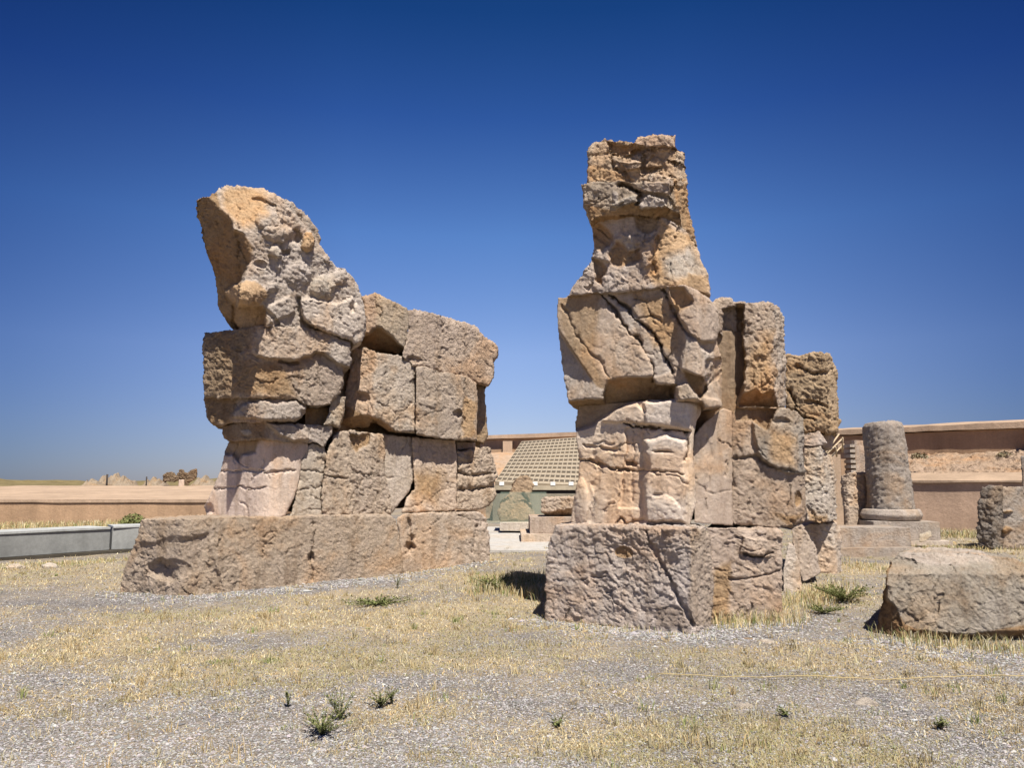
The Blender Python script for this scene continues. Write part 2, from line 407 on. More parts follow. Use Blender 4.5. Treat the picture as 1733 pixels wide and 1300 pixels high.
# pebbles of the gravel ------------------------------------------------
def scatter(n, ymin, ymax, pw=1.6):
    """points on the ground in the visible wedge, denser near the camera"""
    u = rng.random(n); y = (ymin ** (1 - pw) + u * (ymax ** (1 - pw) - ymin ** (1 - pw))) ** (1 / (1 - pw))
    x = (rng.random(n) * 2 - 1) * (y * .72 + .8)
    return x, y
def tint_mat(name, rough=.9, bumpy=0, trans=0):
    m, t, b = mat_base(name)
    a = N(t, 'ShaderNodeAttribute', attribute_name='tint').outputs['Color']
    t.links.new(a, b.inputs['Base Color']); b.inputs['Roughness'].default_value = rough
    return m
M_peb = tint_mat('pebble_stone'); M_blade = tint_mat('dry_blade', .8)
def pebbles():
    x, y = scatter(260000, 3.4, 15, 2.0)
    v = veg(x, y); keep = rng.random(len(x)) > np.clip(v * .9 - .25, 0, .75)
    x, y = x[keep], y[keep]
    ex, ey = [], []
    for a, b, k in (((205, 1002), (300, 1012), 500), ((300, 1012), (690, 976), 2200), ((690, 976), (826, 950), 900), ((922, 1040), (1175, 1074), 3500), ((1175, 1074), (1330, 1052), 1800), ((1480, 1086), (1733, 1104), 2500)):
        A, B = G(*a), G(*b); p = A + (B - A) * rng.random((k, 1)); ex.append(p[:, 0] + rng.normal(0, .3, k)); ey.append(p[:, 1] - np.abs(rng.normal(0, .35, k)) + .1)
    x = np.concatenate([x] + ex); y = np.concatenate([y] + ey); n = len(x); near_stone = np.arange(n) >= n - sum(len(q) for q in ex)
    s = (1 + .8 * near_stone) * (.0035 + .0045 * rng.random(n) ** 1.5 + .011 * (rng.random(n) > .985) * rng.random(n)) * (1 + y * .035)
    z = gh(x, y) + s * .25
    o8 = np.array([(1, 0, 0), (0, 1, 0), (-1, 0, 0), (0, -1, 0), (0, 0, 1), (0, 0, -1)], float)
    P = o8[None] * (1 + .5 * (rng.random((n, 6, 1)) - .5)) + .25 * (rng.random((n, 6, 3)) - .5)
    sc = np.stack([s * (.8 + rng.random(n)), s * (.6 + .6 * rng.random(n)), s * (.4 + .35 * rng.random(n))], -1)
    P = P * sc[:, None]; a = rng.random(n) * 6.28; c, q = np.cos(a), np.sin(a)
    P = np.stack([P[..., 0] * c[:, None] - P[..., 1] * q[:, None], P[..., 0] * q[:, None] + P[..., 1] * c[:, None], P[..., 2]], -1)
    P += np.stack([x, y, z], -1)[:, None]
    f = np.array([(0, 1, 4), (1, 2, 4), (2, 3, 4), (3, 0, 4), (1, 0, 5), (2, 1, 5), (3, 2, 5), (0, 3, 5)])
    Fc = (f[None] + (np.arange(n) * 6)[:, None, None]).reshape(-1, 3)
    g = (.15 + .28 * rng.random(n) ** 1.5)[:, None] * np.array([[1.0, .955, .935]]) * (1 + .10 * (rng.random((n, 3)) - .5))
    o = link('gravel', P.reshape(-1, 3), Fc, M_peb, cols=np.repeat(g, 6, 0), smooth=False)
    tag(o, 'loose grey and white gravel pebbles strewn over the bare ground', 'gravel', kind='stuff')
pebbles()

def blades(x, y, h, wd, lean, cols, z=None):
    """three-vertex-wide bent blades: 5 verts, 3 tris"""
    n = len(x); z = gh(x, y) if z is None else z
    a = rng.random(n) * 6.283; dx, dy = np.cos(a), np.sin(a)
    b = rng.random(n) * 6.283; lx, ly = np.cos(b) * lean, np.sin(b) * lean
    base = np.stack([x, y, z - .01], -1)
    wv = np.stack([dx, dy, 0 * dx], -1) * wd[:, None]
    mid = base + np.stack([lx * h * .35, ly * h * .35, h * .6], -1)
    tip = base + np.stack([lx * h, ly * h, h * (1 - .35 * lean)], -1)
    V = np.stack([base - wv, base + wv, mid + wv * .7, mid - wv * .7, tip], 1)
    f = np.array([(0, 1, 2), (0, 2, 3), (3, 2, 4)])
    Fc = (f[None] + (np.arange(n) * 5)[:, None, None]).reshape(-1, 3)
    return V.reshape(-1, 3), Fc, np.repeat(cols, 5, 0)
STRAW = np.array([(.50, .40, .21), (.44, .34, .17), (.58, .49, .30), (.34, .25, .12), (.46, .42, .24), (.52, .37, .18), (.60, .54, .38)])
GREEN = np.array([(.13, .16, .05), (.17, .19, .07), (.22, .22, .09)])
def pick(pal, n): return pal[rng.integers(0, len(pal), n)] * (.8 + .4 * rng.random((n, 1)))
def grass():
    # fine matted straw
    x, y = scatter(760000, 3.3, 30, 1.9)
    v = veg(x, y); v = v + .22 * rng.normal(0, 1, len(v)); keep = rng.random(len(x)) < np.clip((v - .15) * .85, 0.03, .8)
    x, y = x[keep], y[keep]; n = len(x)
    h = (.012 + .036 * rng.random(n) ** 2.2) * (.8 + .05 * y); wd = .0011 + .00033 * y
    P = np.stack([x, y, 0 * x], -1)
    gmix = (fbm(P * .5, 3, 500) + .35 * fbm(P * 3, 2, 510) + np.where((x > 5) & (y > 12), .45, 0) > .55)
    c = np.where(gmix[:, None], (pick(GREEN, n) + pick(STRAW, n)) * .5, pick(STRAW, n))
    V, Fc, C = blades(x, y, h, wd * (.7 + .6 * rng.random(n)), .5 + 1.2 * rng.random(n), c)
    tag(link('dry_grass', V, Fc, M_blade, cols=C, smooth=False), 'short straw coloured dry grass covering the ground in patches', 'grass', kind='stuff')
    # taller clumps of stalks
    cx, cy = scatter(6500, 3.6, 26, 1.5); v = veg(cx, cy); k = rng.random(len(cx)) < np.clip((v - .25) * 1.1, .08, 1); cx, cy = cx[k], cy[k]
    m = 20; n = len(cx) * m
    r = np.repeat(.02 + .09 * rng.random(len(cx)), m) * rng.random(n) ** .5; a = rng.random(n) * 6.28
    x = np.repeat(cx, m) + r * np.cos(a); y = np.repeat(cy, m) + r * np.sin(a)
    hc = np.repeat(.03 + .11 * rng.random(len(cx)) ** 3, m); h = hc * (.4 + .8 * rng.random(n))
    gr = np.repeat(rng.random(len(cx)) < .13, m)
    cc = np.repeat(STRAW[rng.integers(0, len(STRAW), len(cx))] * (.6 + .5 * rng.random((len(cx), 1))), m, 0)
    c = np.where(gr[:, None], pick(GREEN, n) * 1.3, .5 * cc + .4 * pick(STRAW, n))
    V, Fc, C = blades(x, y, h, .0012 + .0003 * y, .15 + .6 * rng.random(n), c)
    tag(link('grass_tufts', V, Fc, M_blade, cols=C, smooth=False), 'scattered taller tufts of dry stalks rising over the gravel', 'grass', kind='stuff')
grass()
def fringe():
    """taller straw along the feet of the stones"""
    segs = [((205, 1000), (300, 1010), 40, .10), ((300, 1010), (440, 1002), 50, .09), ((440, 1000), (690, 974), 60, .04), ((690, 974), (826, 948), 120, .08), ((925, 1040), (1170, 1072), 260, .10),
            ((1205, 1055), (1325, 1052), 420, .20), ((1325, 1040), (1420, 985), 260, .16), ((1486, 1082), (1733, 1102), 420, .18), ((1425, 950), (1500, 965), 200, .14),
            ((0, 962), (200, 945), 500, .12), ((1560, 930), (1733, 925), 500, .16), ((815, 998), (925, 1004), 700, .20), ((830, 985), (925, 985), 700, .22), ((0, 893), (350, 888), 1500, .3), ((1560, 905), (1733, 912), 900, .28), ((1325, 1030), (1400, 1000), 300, .15)]
    Vs, Fs, Cs = [], [], []; b0 = 0
    for a, b, n, hh in segs:
        n = int(n * 2.2)
        A, B = G(*a), G(*b); u = rng.random(n); p = A + (B - A) * u[:, None]; sp = .09 * (1 + .12 * A[1])
        x = p[:, 0] + rng.normal(0, sp, n); y = p[:, 1] + rng.normal(0, sp, n) - sp
        h = hh * (.25 + .9 * rng.random(n) ** 1.5)
        c = np.where((rng.random(n) < .22)[:, None], pick(GREEN, n) * 1.2, pick(STRAW, n))
        V, Fc, C = blades(x, y, h, .0012 + .0003 * y, .1 + .5 * rng.random(n), c)
        Vs.append(V); Fs.append(Fc + b0); Cs.append(C); b0 += len(V)
    tag(link('grass_fringe', np.concatenate(Vs), np.concatenate(Fs), M_blade, cols=np.concatenate(Cs), smooth=False),
        'taller dry grass growing along the feet of the stones and walls', 'grass', kind='stuff')
fringe()

# ------------------------------------------------------------------ LEFT STATUE
LB = thing('stone_bull_statue', (-3.2, 13.6, 0), 'ruined bull statue of stacked tan blocks on a long plinth, broken head leaning left', 'statue')
SL = (450, 878, 12.4, 50); FL = (450, 878, 12.4, -32)
rock('plinth', LB, [(239, 880), (300, 877), (354, 876), (480, 875), (600, 872), (658, 872), (668, 880), (677, 916), (680, 940), (683, 992), (560, 1010), (418, 1022), (304, 1030), (200, 1014), (205, 992), (209, 969), (222, 935), (232, 909)],
     [(304, 1004, 11.2, 47), (304, 1004, 11.2, -25)], T=2.0, tint=TAN * 1.0, mat=M_rough, amp=.9, bev=6, seed=1, res=1.8,
     feats=[('p', [(250, 955), (275, 948), (300, 962), (292, 985), (270, 978), (252, 972)], 9, -.10), ('b', 290, 965, 35, 18, -.05),
            ('c', [(530, 885), (528, 940), (526, 985)], 3, .06), ('b', 527, 945, 8, 10, -.1), ('p', [(209, 925), (350, 905), (380, 1020), (200, 1020)], 12, -.05)])
rock('plinth', LB, [(672, 878), (685, 870), (760, 868), (811, 867), (824, 878), (828, 910), (830, 975), (760, 985), (690, 990), (681, 966), (677, 924)],
     [(304, 1004, 11.25, 47)], T=2.0, tint=PINK * 1.05, mat=M_mid, amp=.8, seed=2,
     feats=[('b', 694, 927, 9, 8, -.12), ('c', [(690, 880), (698, 910), (692, 935)], 4, .1), ('c', [(808, 890), (800, 935)], 3, .06)])
# lowest course
rock('leg_block', LB, [(387, 749), (445, 743), (479, 746), (519, 749), (522, 757), (513, 775), (502, 829), (491, 857), (482, 874), (448, 879), (400, 879), (351, 876), (346, 857), (360, 829), (374, 795), (381, 763)],
     [FL, SL], T=1.3, tint=GREY * 1.0 + np.array([.03, .0, -.02]), mat=M_smooth, amp=.55, seed=3, chip=.4, soft=.35, label='smooth front leg block at the left end of the course',
     feats=[('c', [(374, 797), (430, 797), (450, 800), (500, 795)], 1.6, .06), ('c', [(360, 829), (400, 825), (440, 828), (450, 824)], 1.5, .05), ('p', [(382, 740), (440, 740), (432, 765), (410, 772), (405, 782), (395, 770), (380, 768)], 5, -.14, BROWN * 1.1),
            ('b', 350, 862, 12, 12, -.1)])
rock('leg_block', LB, [(522, 755), (531, 750), (548, 757), (551, 772), (548, 800), (542, 837), (542, 872), (491, 876), (502, 831), (513, 777)], [SL], T=1.2, tint=GREY, mat=M_mid, amp=.9, seed=4,
     feats=[('c', [(500, 798), (550, 798)], 2, .06), ('c', [(505, 830), (540, 825)], 1.5, .04)])
rock('body_block', LB, [(565, 738), (576, 731), (610, 733), (650, 735), (653, 766), (651, 800), (661, 843), (661, 870), (600, 872), (545, 873), (545, 829), (552, 780)], [(450, 878, 12.35, 50)], T=1.3, tint=TAN, mat=M_rough, amp=1.3, seed=5,
     feats=[('p', [(590, 734), (628, 735), (624, 752), (602, 766), (592, 752)], 4, -.15, OCH), ('c', [(545, 805), (583, 810)], 2, .08), ('c', [(583, 810), (640, 835)], 2, .03)])
rock('body_block', LB, [(649, 735), (697, 740), (699, 761), (702, 803), (692, 832), (663, 868), (657, 835), (650, 803)], [(450, 878, 12.5, 50)], T=1.2, tint=GREY, mat=M_mid, amp=.6, seed=6)
rock('body_block', LB, [(697, 740), (735, 743), (770, 745), (773, 771), (773, 861), (754, 866), (680, 868), (689, 842), (702, 829), (699, 771)], [(450, 878, 12.4, 50)], T=1.3, tint=TAN * 1.05, mat=M_mid, amp=.8, seed=7,
     feats=[('t', [(700, 800), (750, 800), (740, 850), (700, 840)], 20, OCH * 1.05), ('c', [(712, 745), (716, 800)], 2, .03), ('c', [(733, 745), (738, 800)], 2, .03), ('c', [(752, 745), (756, 790)], 2, .03)])
rock('body_block', LB, [(772, 748), (805, 748), (806, 762), (773, 762)], [(450, 878, 12.55, 50)], T=.9, tint=TAN, mat=M_mid, amp=.6, seed=8, bev=3)
rock('body_block', LB, [(775, 764), (828, 756), (834, 777), (841, 803), (834, 819), (839, 838), (828, 855), (805, 862), (786, 864), (773, 861)], [(450, 878, 12.4, 50)], T=1.2, tint=TAN * 1.05, mat=M_rough, amp=1.3, seed=9,
     feats=[('c', [(775, 800), (800, 806), (835, 803)], 4, .15), ('c', [(780, 830), (810, 828), (836, 822)], 4, .16), ('c', [(775, 784), (800, 782)], 2, .06)])
# thin courses
rock('body_block', LB, [(374, 722), (397, 717), (448, 713), (502, 716), (562, 721), (562, 735), (548, 758), (531, 749), (519, 749), (479, 748), (442, 744), (388, 748), (378, 741)],
     [(450, 730, 12.25, -32), (450, 730, 12.25, 50)], T=1.3, tint=GREY * .98, mat=M_rough, amp=1.0, seed=10, soft=.2, bev=5,
     feats=[('p', [(445, 712), (500, 718), (525, 742), (500, 748), (475, 738)], 5, .10), ('t', [(370, 715), (450, 715), (450, 750), (370, 750)], 10, BROWN * 1.2), ('b', 418, 733, 9, 5, .03, PALE)])
rock('body_block', LB, [(346, 670), (377, 671), (420, 672), (462, 676), (496, 673), (516, 684), (516, 698), (502, 712), (454, 713), (397, 716), (374, 720), (357, 715), (348, 701)],
     [(450, 690, 12.15, -32), (450, 690, 12.15, 50)], T=1.3, tint=TAN * .9, mat=M_rough, amp=1.0, seed=11, soft=.2, bev=6,
     feats=[('p', [(392, 706), (402, 694), (420, 681), (450, 680), (470, 686), (500, 678), (516, 690), (505, 708), (450, 710)], 5, .14, GREY), ('t', [(340, 670), (400, 670), (390, 720), (350, 720)], 10, OCH * .8)])
rock('body_block', LB, [(516, 690), (556, 690), (556, 700), (550, 720), (516, 720)], [(450, 690, 12.6, 45)], T=1.0, tint=OCH, mat=M_mid, amp=.5, seed=12, bev=4)
rock('body_block', LB, [(562, 667), (585, 672), (583, 700), (573, 723), (548, 719), (556, 700)], [(450, 690, 12.2, 48)], T=1.0, tint=GREY * 1.1, mat=M_rough, amp=1.0, seed=13, bev=5)
# shoulder block under the head
rock('shoulder_block', LB, [(343, 593), (346, 564), (405, 557), (437, 552), (502, 552), (548, 561), (593, 577), (596, 612), (593, 622), (580, 624), (583, 652), (576, 667), (560, 684), (536, 689), (519, 685), (496, 675), (440, 674), (377, 673), (346, 672), (343, 650)],
     [(445, 620, 12.0, -32), (445, 620, 12.0, 48)], T=1.5, tint=TAN * .95, mat=M_rough, amp=1.15, seed=14, soft=.3, bev=9,
     feats=[('p', [(425, 585), (437, 550), (510, 548), (598, 572), (598, 622), (575, 618), (548, 598), (520, 600), (490, 612), (455, 606), (430, 600)], 5, .13, GREY * 1.08),
            ('b', 487, 612, 17, 6, -.12), ('t', [(343, 560), (428, 558), (390, 672), (343, 672)], 14, BROWN * 1.1), ('t', [(400, 610), (480, 620), (500, 670), (390, 670)], 12, OCH * .95),  # brown tint paints the head's cast shadow down the left part
            ('c', [(345, 592), (415, 594)], 1.5, .03)])
# head and neck
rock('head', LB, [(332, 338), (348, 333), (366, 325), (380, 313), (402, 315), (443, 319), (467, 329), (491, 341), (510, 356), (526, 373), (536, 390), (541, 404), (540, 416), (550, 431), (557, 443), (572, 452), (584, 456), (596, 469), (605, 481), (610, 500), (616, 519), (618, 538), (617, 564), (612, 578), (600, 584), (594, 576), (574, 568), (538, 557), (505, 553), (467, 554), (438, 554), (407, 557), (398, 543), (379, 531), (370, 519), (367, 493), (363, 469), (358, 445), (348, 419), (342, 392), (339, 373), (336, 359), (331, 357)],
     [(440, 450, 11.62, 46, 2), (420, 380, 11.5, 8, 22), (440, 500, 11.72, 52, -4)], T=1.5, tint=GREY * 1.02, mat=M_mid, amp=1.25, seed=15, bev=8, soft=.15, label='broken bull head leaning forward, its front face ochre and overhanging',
     feats=[('f', [(320, 330), (366, 322), (374, 352), (392, 371), (395, 390), (414, 397), (429, 419), (424, 438), (414, 466), (404, 480), (400, 520), (450, 522), (448, 565), (380, 565), (320, 480)], 5, (422, 430, 11.6, -34, -22), OCH * .72),  # ochre darkened here to imitate shade on the overhanging front facet
            ('b', 419, 497, 36, 23, .34, OCH * 1.15), ('p', [(392, 516), (445, 518), (440, 560), (395, 560)], 6, -.1, OCH * 1.0),
            ('b', 546, 487, 20, 22, .16, PALE), ('b', 522, 409, 11, 17, .16, OCH * 1.3), ('b', 499, 400, 12, 14, -.16), ('b', 482, 426, 8, 7, -.14), ('b', 470, 395, 28, 14, .12), ('b', 455, 372, 24, 18, .1), ('b', 466, 428, 9, 12, .12, PALE),
            ('b', 459, 484, 12, 10, .12), ('b', 598, 520, 6, 12, -.14), ('b', 440, 446, 10, 6, -.08),
            ('p', [(505, 507), (530, 504), (570, 514), (596, 504), (620, 540), (614, 580), (600, 586), (538, 560), (512, 542)], 4, .15, GREY * 1.08),
            ('c', [(504, 505), (512, 545), (545, 560)], 3, .15), ('t', [(378, 312), (450, 322), (450, 360), (415, 390), (390, 368), (374, 345)], 14, OCH * 1.2),
            ('p', [(480, 330), (540, 380), (545, 420), (525, 395), (500, 365)], 6, -.09, GREY * .75), ('c', [(430, 335), (465, 350), (470, 372)], 3, .07), ('c', [(455, 530), (467, 545), (468, 556)], 3, .08),
            ('b', 575, 470, 18, 12, .08), ('b', 560, 455, 12, 10, -.05), ('c', [(402, 345), (405, 470)], 2, .04), ('p', [(455, 520), (490, 500), (500, 530), (455, 548)], 6, .06), ('b', 505, 465, 22, 25, .08)])
# upper flank
rock('body_block', LB, [(612, 503), (634, 495), (660, 508), (689, 522), (691, 545), (686, 587), (676, 599), (641, 593), (608, 588), (599, 585), (620, 561), (618, 528)], [(450, 560, 12.1, 50), (636, 540, 14.0, -10)], T=1.3, tint=TAN, mat=M_rough, amp=1.0, seed=16,
     feats=[('f', [(600, 580), (636, 553), (645, 556), (663, 570), (672, 582), (690, 595), (676, 610), (600, 600)], 4, (645, 555, 14.2, 10, -55), OCH * .9), ('t', [(610, 500), (636, 496), (636, 555), (615, 560)], 6, PINK)])
rock('body_block', LB, [(691, 527), (702, 524), (744, 535), (775, 545), (802, 554), (818, 572), (838, 583), (842, 593), (841, 604), (834, 609), (834, 638), (825, 651), (805, 646), (780, 635), (734, 627), (702, 619), (683, 603), (688, 583), (691, 561)],
     [(450, 580, 12.1, 50)], T=1.4, tint=TAN * .95, mat=M_rough, amp=1.1, seed=17, bev=9, grow=3.0, feats=[('c', [(746, 535), (748, 580), (744, 625)], 2, .04), ('c', [(775, 545), (782, 580), (792, 610)], 2, .03), ('b', 700, 610, 14, 8, -.08)])
rock('body_block', LB, [(596, 591), (618, 589), (636, 596), (679, 603), (699, 616), (702, 629), (703, 732), (657, 729), (634, 712), (618, 725), (579, 724), (579, 703), (586, 690), (584, 667), (592, 625)],
     [(636, 650, 13.9, 50), (636, 650, 13.9, -15)], T=1.3, tint=GREY * 1.1, mat=M_rough, amp=1.1, seed=18, bev=7,
     feats=[('t', [(580, 590), (634, 592), (632, 712), (575, 725)], 6, TAN * 1.12 + np.array([.04, 0, -.02])), ('f', [(575, 702), (590, 690), (612, 700), (640, 710), (670, 728), (700, 738), (575, 735)], 4, (610, 700, 13.95, 0, -50), OCH * .9), ('b', 612, 672, 12, 12, -.1)])
rock('body_block', LB, [(704, 622), (715, 620), (734, 627), (792, 638), (805, 648), (809, 680), (807, 745), (776, 745), (741, 741), (704, 735)], [(636, 650, 13.75, 50)], T=1.3, tint=TAN * .93, mat=M_rough, amp=.9, seed=19,
     feats=[('c', [(786, 640), (788, 690), (778, 742)], 3, .06), ('b', 775, 700, 7, 8, -.15), ('t', [(785, 670), (808, 680), (806, 740), (780, 742)], 6, OCH * 1.2), ('c', [(716, 625), (722, 670)], 2, .03), ('p', [(710, 675), (738, 680), (738, 690), (710, 684)], 3, .03)])
rock('body_block', LB, [(807, 650), (818, 649), (823, 706), (825, 738), (818, 751), (807, 747)], [(450, 700, 12.7, 50)], T=1.0, tint=BROWN * 1.1, mat=M_mid, amp=.6, seed=20, bev=3)
rock('core', LB, [(376, 600), (470, 590), (560, 585), (620, 560), (700, 580), (800, 600), (812, 700), (812, 855), (400, 868), (395, 740), (380, 700)], [(450, 730, 12.95, 50), (450, 730, 12.95, -32)], T=.9, tint=BROWN, mat=M_mid, amp=.8, seed=21, res=5)

# ------------------------------------------------------------------ RIGHT STATUE
RB = thing('stone_bull_statue', (3.2, 10.4, 0), 'tall ruined bull statue facing the viewer, cracked chest, on a rough block plinth', 'statue')
PF = (1175, 1064, 8.45, -34); PS = (1175, 1064, 8.45, 52)
rock('plinth', RB, [(940, 889), (980, 888), (1080, 890), (1168, 893), (1192, 892), (1203, 913), (1209, 993), (1203, 1085), (1170, 1105), (1086, 1085), (980, 1072), (922, 1052), (925, 940), (929, 918)],
     [PF, PS], T=1.7, tint=GREY * 1.2, mat=M_rough, amp=.9, seed=31, bev=8, soft=.06,
     feats=[('p', [(1130, 890), (1160, 895), (1150, 950), (1125, 930)], 12, .03), ('t', [(1168, 893), (1210, 895), (1210, 1060), (1165, 1060)], 5, TAN * 1.05), ('t', [(1110, 1025), (1160, 1030), (1165, 1070), (1110, 1060)], 8, PINK * .9), ('b', 1055, 935, 14, 9, -.03, OCH), ('c', [(1095, 900), (1140, 1000), (1175, 1060)], 4, .06)])
rock('plinth', RB, [(1195, 894), (1245, 894), (1290, 896), (1314, 897), (1322, 902), (1323, 1019), (1323, 1080), (1200, 1080), (1204, 1000), (1200, 930)],
     [(1205, 1046, 9.05, 2)], T=1.9, tint=TAN * .95, mat=M_mid, amp=.85, seed=32, bev=7,
     feats=[('c', [(1260, 938), (1285, 944), (1305, 938)], 3, .12), ('p', [(1255, 905), (1300, 915), (1306, 940), (1285, 944), (1250, 935)], 4, .05), ('c', [(1235, 980), (1275, 978), (1320, 966)], 2, .06), ('t', [(1205, 960), (1240, 950), (1235, 1050), (1205, 1050)], 10, OCH)])
BF = (1168, 894, 8.85, -34); BS = (1174, 894, 8.87, 52)
rock('leg_block', RB, [(974, 726), (974, 714), (980, 684), (1050, 682), (1078, 680), (1110, 678), (1146, 676), (1188, 679), (1186, 696), (1178, 712), (1172, 740), (1173, 780), (1177, 820), (1176, 860), (1166, 894), (1110, 891), (1040, 889), (984, 888), (965, 884), (970, 850), (978, 810), (980, 780), (976, 750)],
     [BF, BS], T=1.5, tint=GREY * 1.04 + np.array([.02, 0, -.02]), mat=M_smooth, amp=.62, seed=33, chip=.55, bev=6, soft=.1, label='smooth carved forelegs with a cracked face',
     feats=[('f', [(960, 670), (1080, 676), (1050, 690), (1020, 706), (1000, 720), (974, 730), (960, 730)], 6, (1010, 716, 9.7, -34, 0), BROWN * 1.1),  # brown tint paints the chest's cast shadow onto this set-back corner
            ('c', [(980, 777), (1000, 779), (1018, 788), (1036, 794), (1058, 793), (1090, 799), (1120, 798), (1138, 797), (1156, 804)], 2, .11),
            ('c', [(1058, 716), (1078, 722), (1122, 725), (1166, 733)], 3.5, .2), ('b', 1122, 765, 17, 3.2, -.09), ('p', [(1060, 782), (1072, 780), (1082, 786), (1078, 791), (1062, 790)], 2, -.1),
            ('p', [(1094, 748), (1130, 740), (1158, 745), (1160, 800), (1160, 885), (1092, 885), (1090, 830), (1098, 790)], 9, .10, GREY * 1.1), ('b', 1122, 870, 32, 30, .05), ('b', 1115, 840, 10, 4, -.03),
            ('c', [(1164, 740), (1158, 780)], 2, .1), ('p', [(1060, 725), (1090, 725), (1092, 800), (1084, 860), (1048, 860), (1056, 800)], 5, -.04, TAN),
            ('c', [(1061, 728), (1056, 800), (1050, 850)], 1.8, .03), ('c', [(1075, 728), (1072, 800), (1068, 850)], 1.8, .03), ('c', [(1007, 770), (1015, 800), (1000, 880)], 5, .03), ('b', 985, 850, 14, 40, .05),
            ('c', [(990, 752), (1020, 756), (1048, 762)], 1.8, .06), ('p', [(1020, 700), (1048, 690), (1078, 684), (1092, 700), (1090, 716), (1050, 716), (1018, 712)], 5, .06, TAN), ('p', [(1090, 682), (1146, 678), (1176, 682), (1168, 728), (1092, 716)], 5, .09, GREY * 1.05),
            ('c', [(1045, 885), (1052, 876), (1060, 886), (1090, 880), (1110, 888)], 2, .07)])
rock('chest', RB, [(945, 505), (1010, 495), (1044, 490), (1092, 488), (1128, 484), (1160, 482), (1180, 492), (1200, 504), (1216, 526), (1218, 560), (1212, 575), (1222, 600), (1224, 612), (1222, 690), (1194, 690), (1188, 678), (1150, 680), (1120, 677), (1080, 678), (1048, 688), (1020, 683), (980, 685), (963, 682), (958, 650), (950, 600), (943, 526)],
     [(1180, 600, 8.7, -32, 4), (1192, 600, 8.8, 45)], T=1.9, tint=TAN * .98, mat=M_mid, amp=.8, seed=34, bev=6, chip=.6, label='cracked chest block with diagonal fissures',
     feats=[('t', [(943, 500), (1015, 495), (1005, 600), (1028, 655), (965, 685)], 12, BROWN * 1.25), ('f', [(940, 560), (947, 562), (970, 596), (1010, 654), (1036, 664), (1030, 690), (940, 690)], 3, (1000, 650, 9.42, -46, 10), GREY * .98),
            ('c', [(950, 515), (985, 580), (1018, 612), (1030, 640)], 3, .05),
            ('f', [(1029, 640), (1104, 638), (1112, 650), (1145, 652), (1143, 680), (1100, 678), (1048, 694), (1025, 690), (1020, 670)], 3, (1060, 640, 9.2, -20, -52), OCH * .9),
            ('f', [(960, 678), (1040, 674), (1040, 700), (960, 700)], 2, (1000, 677, 9.6, -20, -60), OCH * .8),
            ('c', [(1018, 496), (1028, 510), (1040, 528), (1050, 540), (1060, 552), (1072, 566), (1086, 580), (1092, 600), (1104, 624), (1107, 644)], 2.6, .16),
            ('c', [(1032, 498), (1048, 512), (1066, 522), (1074, 540), (1092, 552), (1106, 562), (1120, 582), (1128, 604), (1138, 630)], 2.6, .18),
            ('p', [(1018, 494), (1034, 497), (1068, 522), (1092, 552), (1120, 582), (1136, 628), (1110, 640), (1104, 620), (1092, 598), (1070, 564), (1048, 536)], 3, -.03, GREY * .95),
            ('c', [(1124, 490), (1136, 518), (1150, 540), (1160, 556)], 5, .14),
            ('p', [(1128, 480), (1162, 480), (1182, 490), (1202, 506), (1220, 528), (1220, 560), (1208, 578), (1184, 578), (1160, 560), (1148, 536), (1132, 508)], 6, .18, PINK * .97),
            ('p', [(1130, 486), (1158, 488), (1172, 510), (1160, 520), (1145, 530)], 8, -.09, OCH),
            ('p', [(1158, 562), (1180, 576), (1190, 592), (1204, 600), (1208, 618), (1200, 634), (1186, 640), (1166, 640), (1152, 624)], 6, .14, GREY * 1.05),
            ('f', [(1156, 626), (1192, 640), (1196, 660), (1186, 676), (1168, 654)], 3, (1175, 632, 8.75, 0, -50), BROWN),
            ('c', [(1084, 538), (1108, 535), (1120, 545)], 2, .06), ('p', [(1146, 655), (1164, 648), (1186, 676), (1150, 678)], 3, .1, PALE), ('t', [(1075, 500), (1120, 500), (1150, 560), (1150, 600), (1110, 590), (1090, 540)], 14, OCH * 1.1),
            ('p', [(1196, 610), (1226, 605), (1226, 680), (1190, 672)], 4, -.12, TAN), ('c', [(1195, 655), (1222, 630)], 3, .08)])
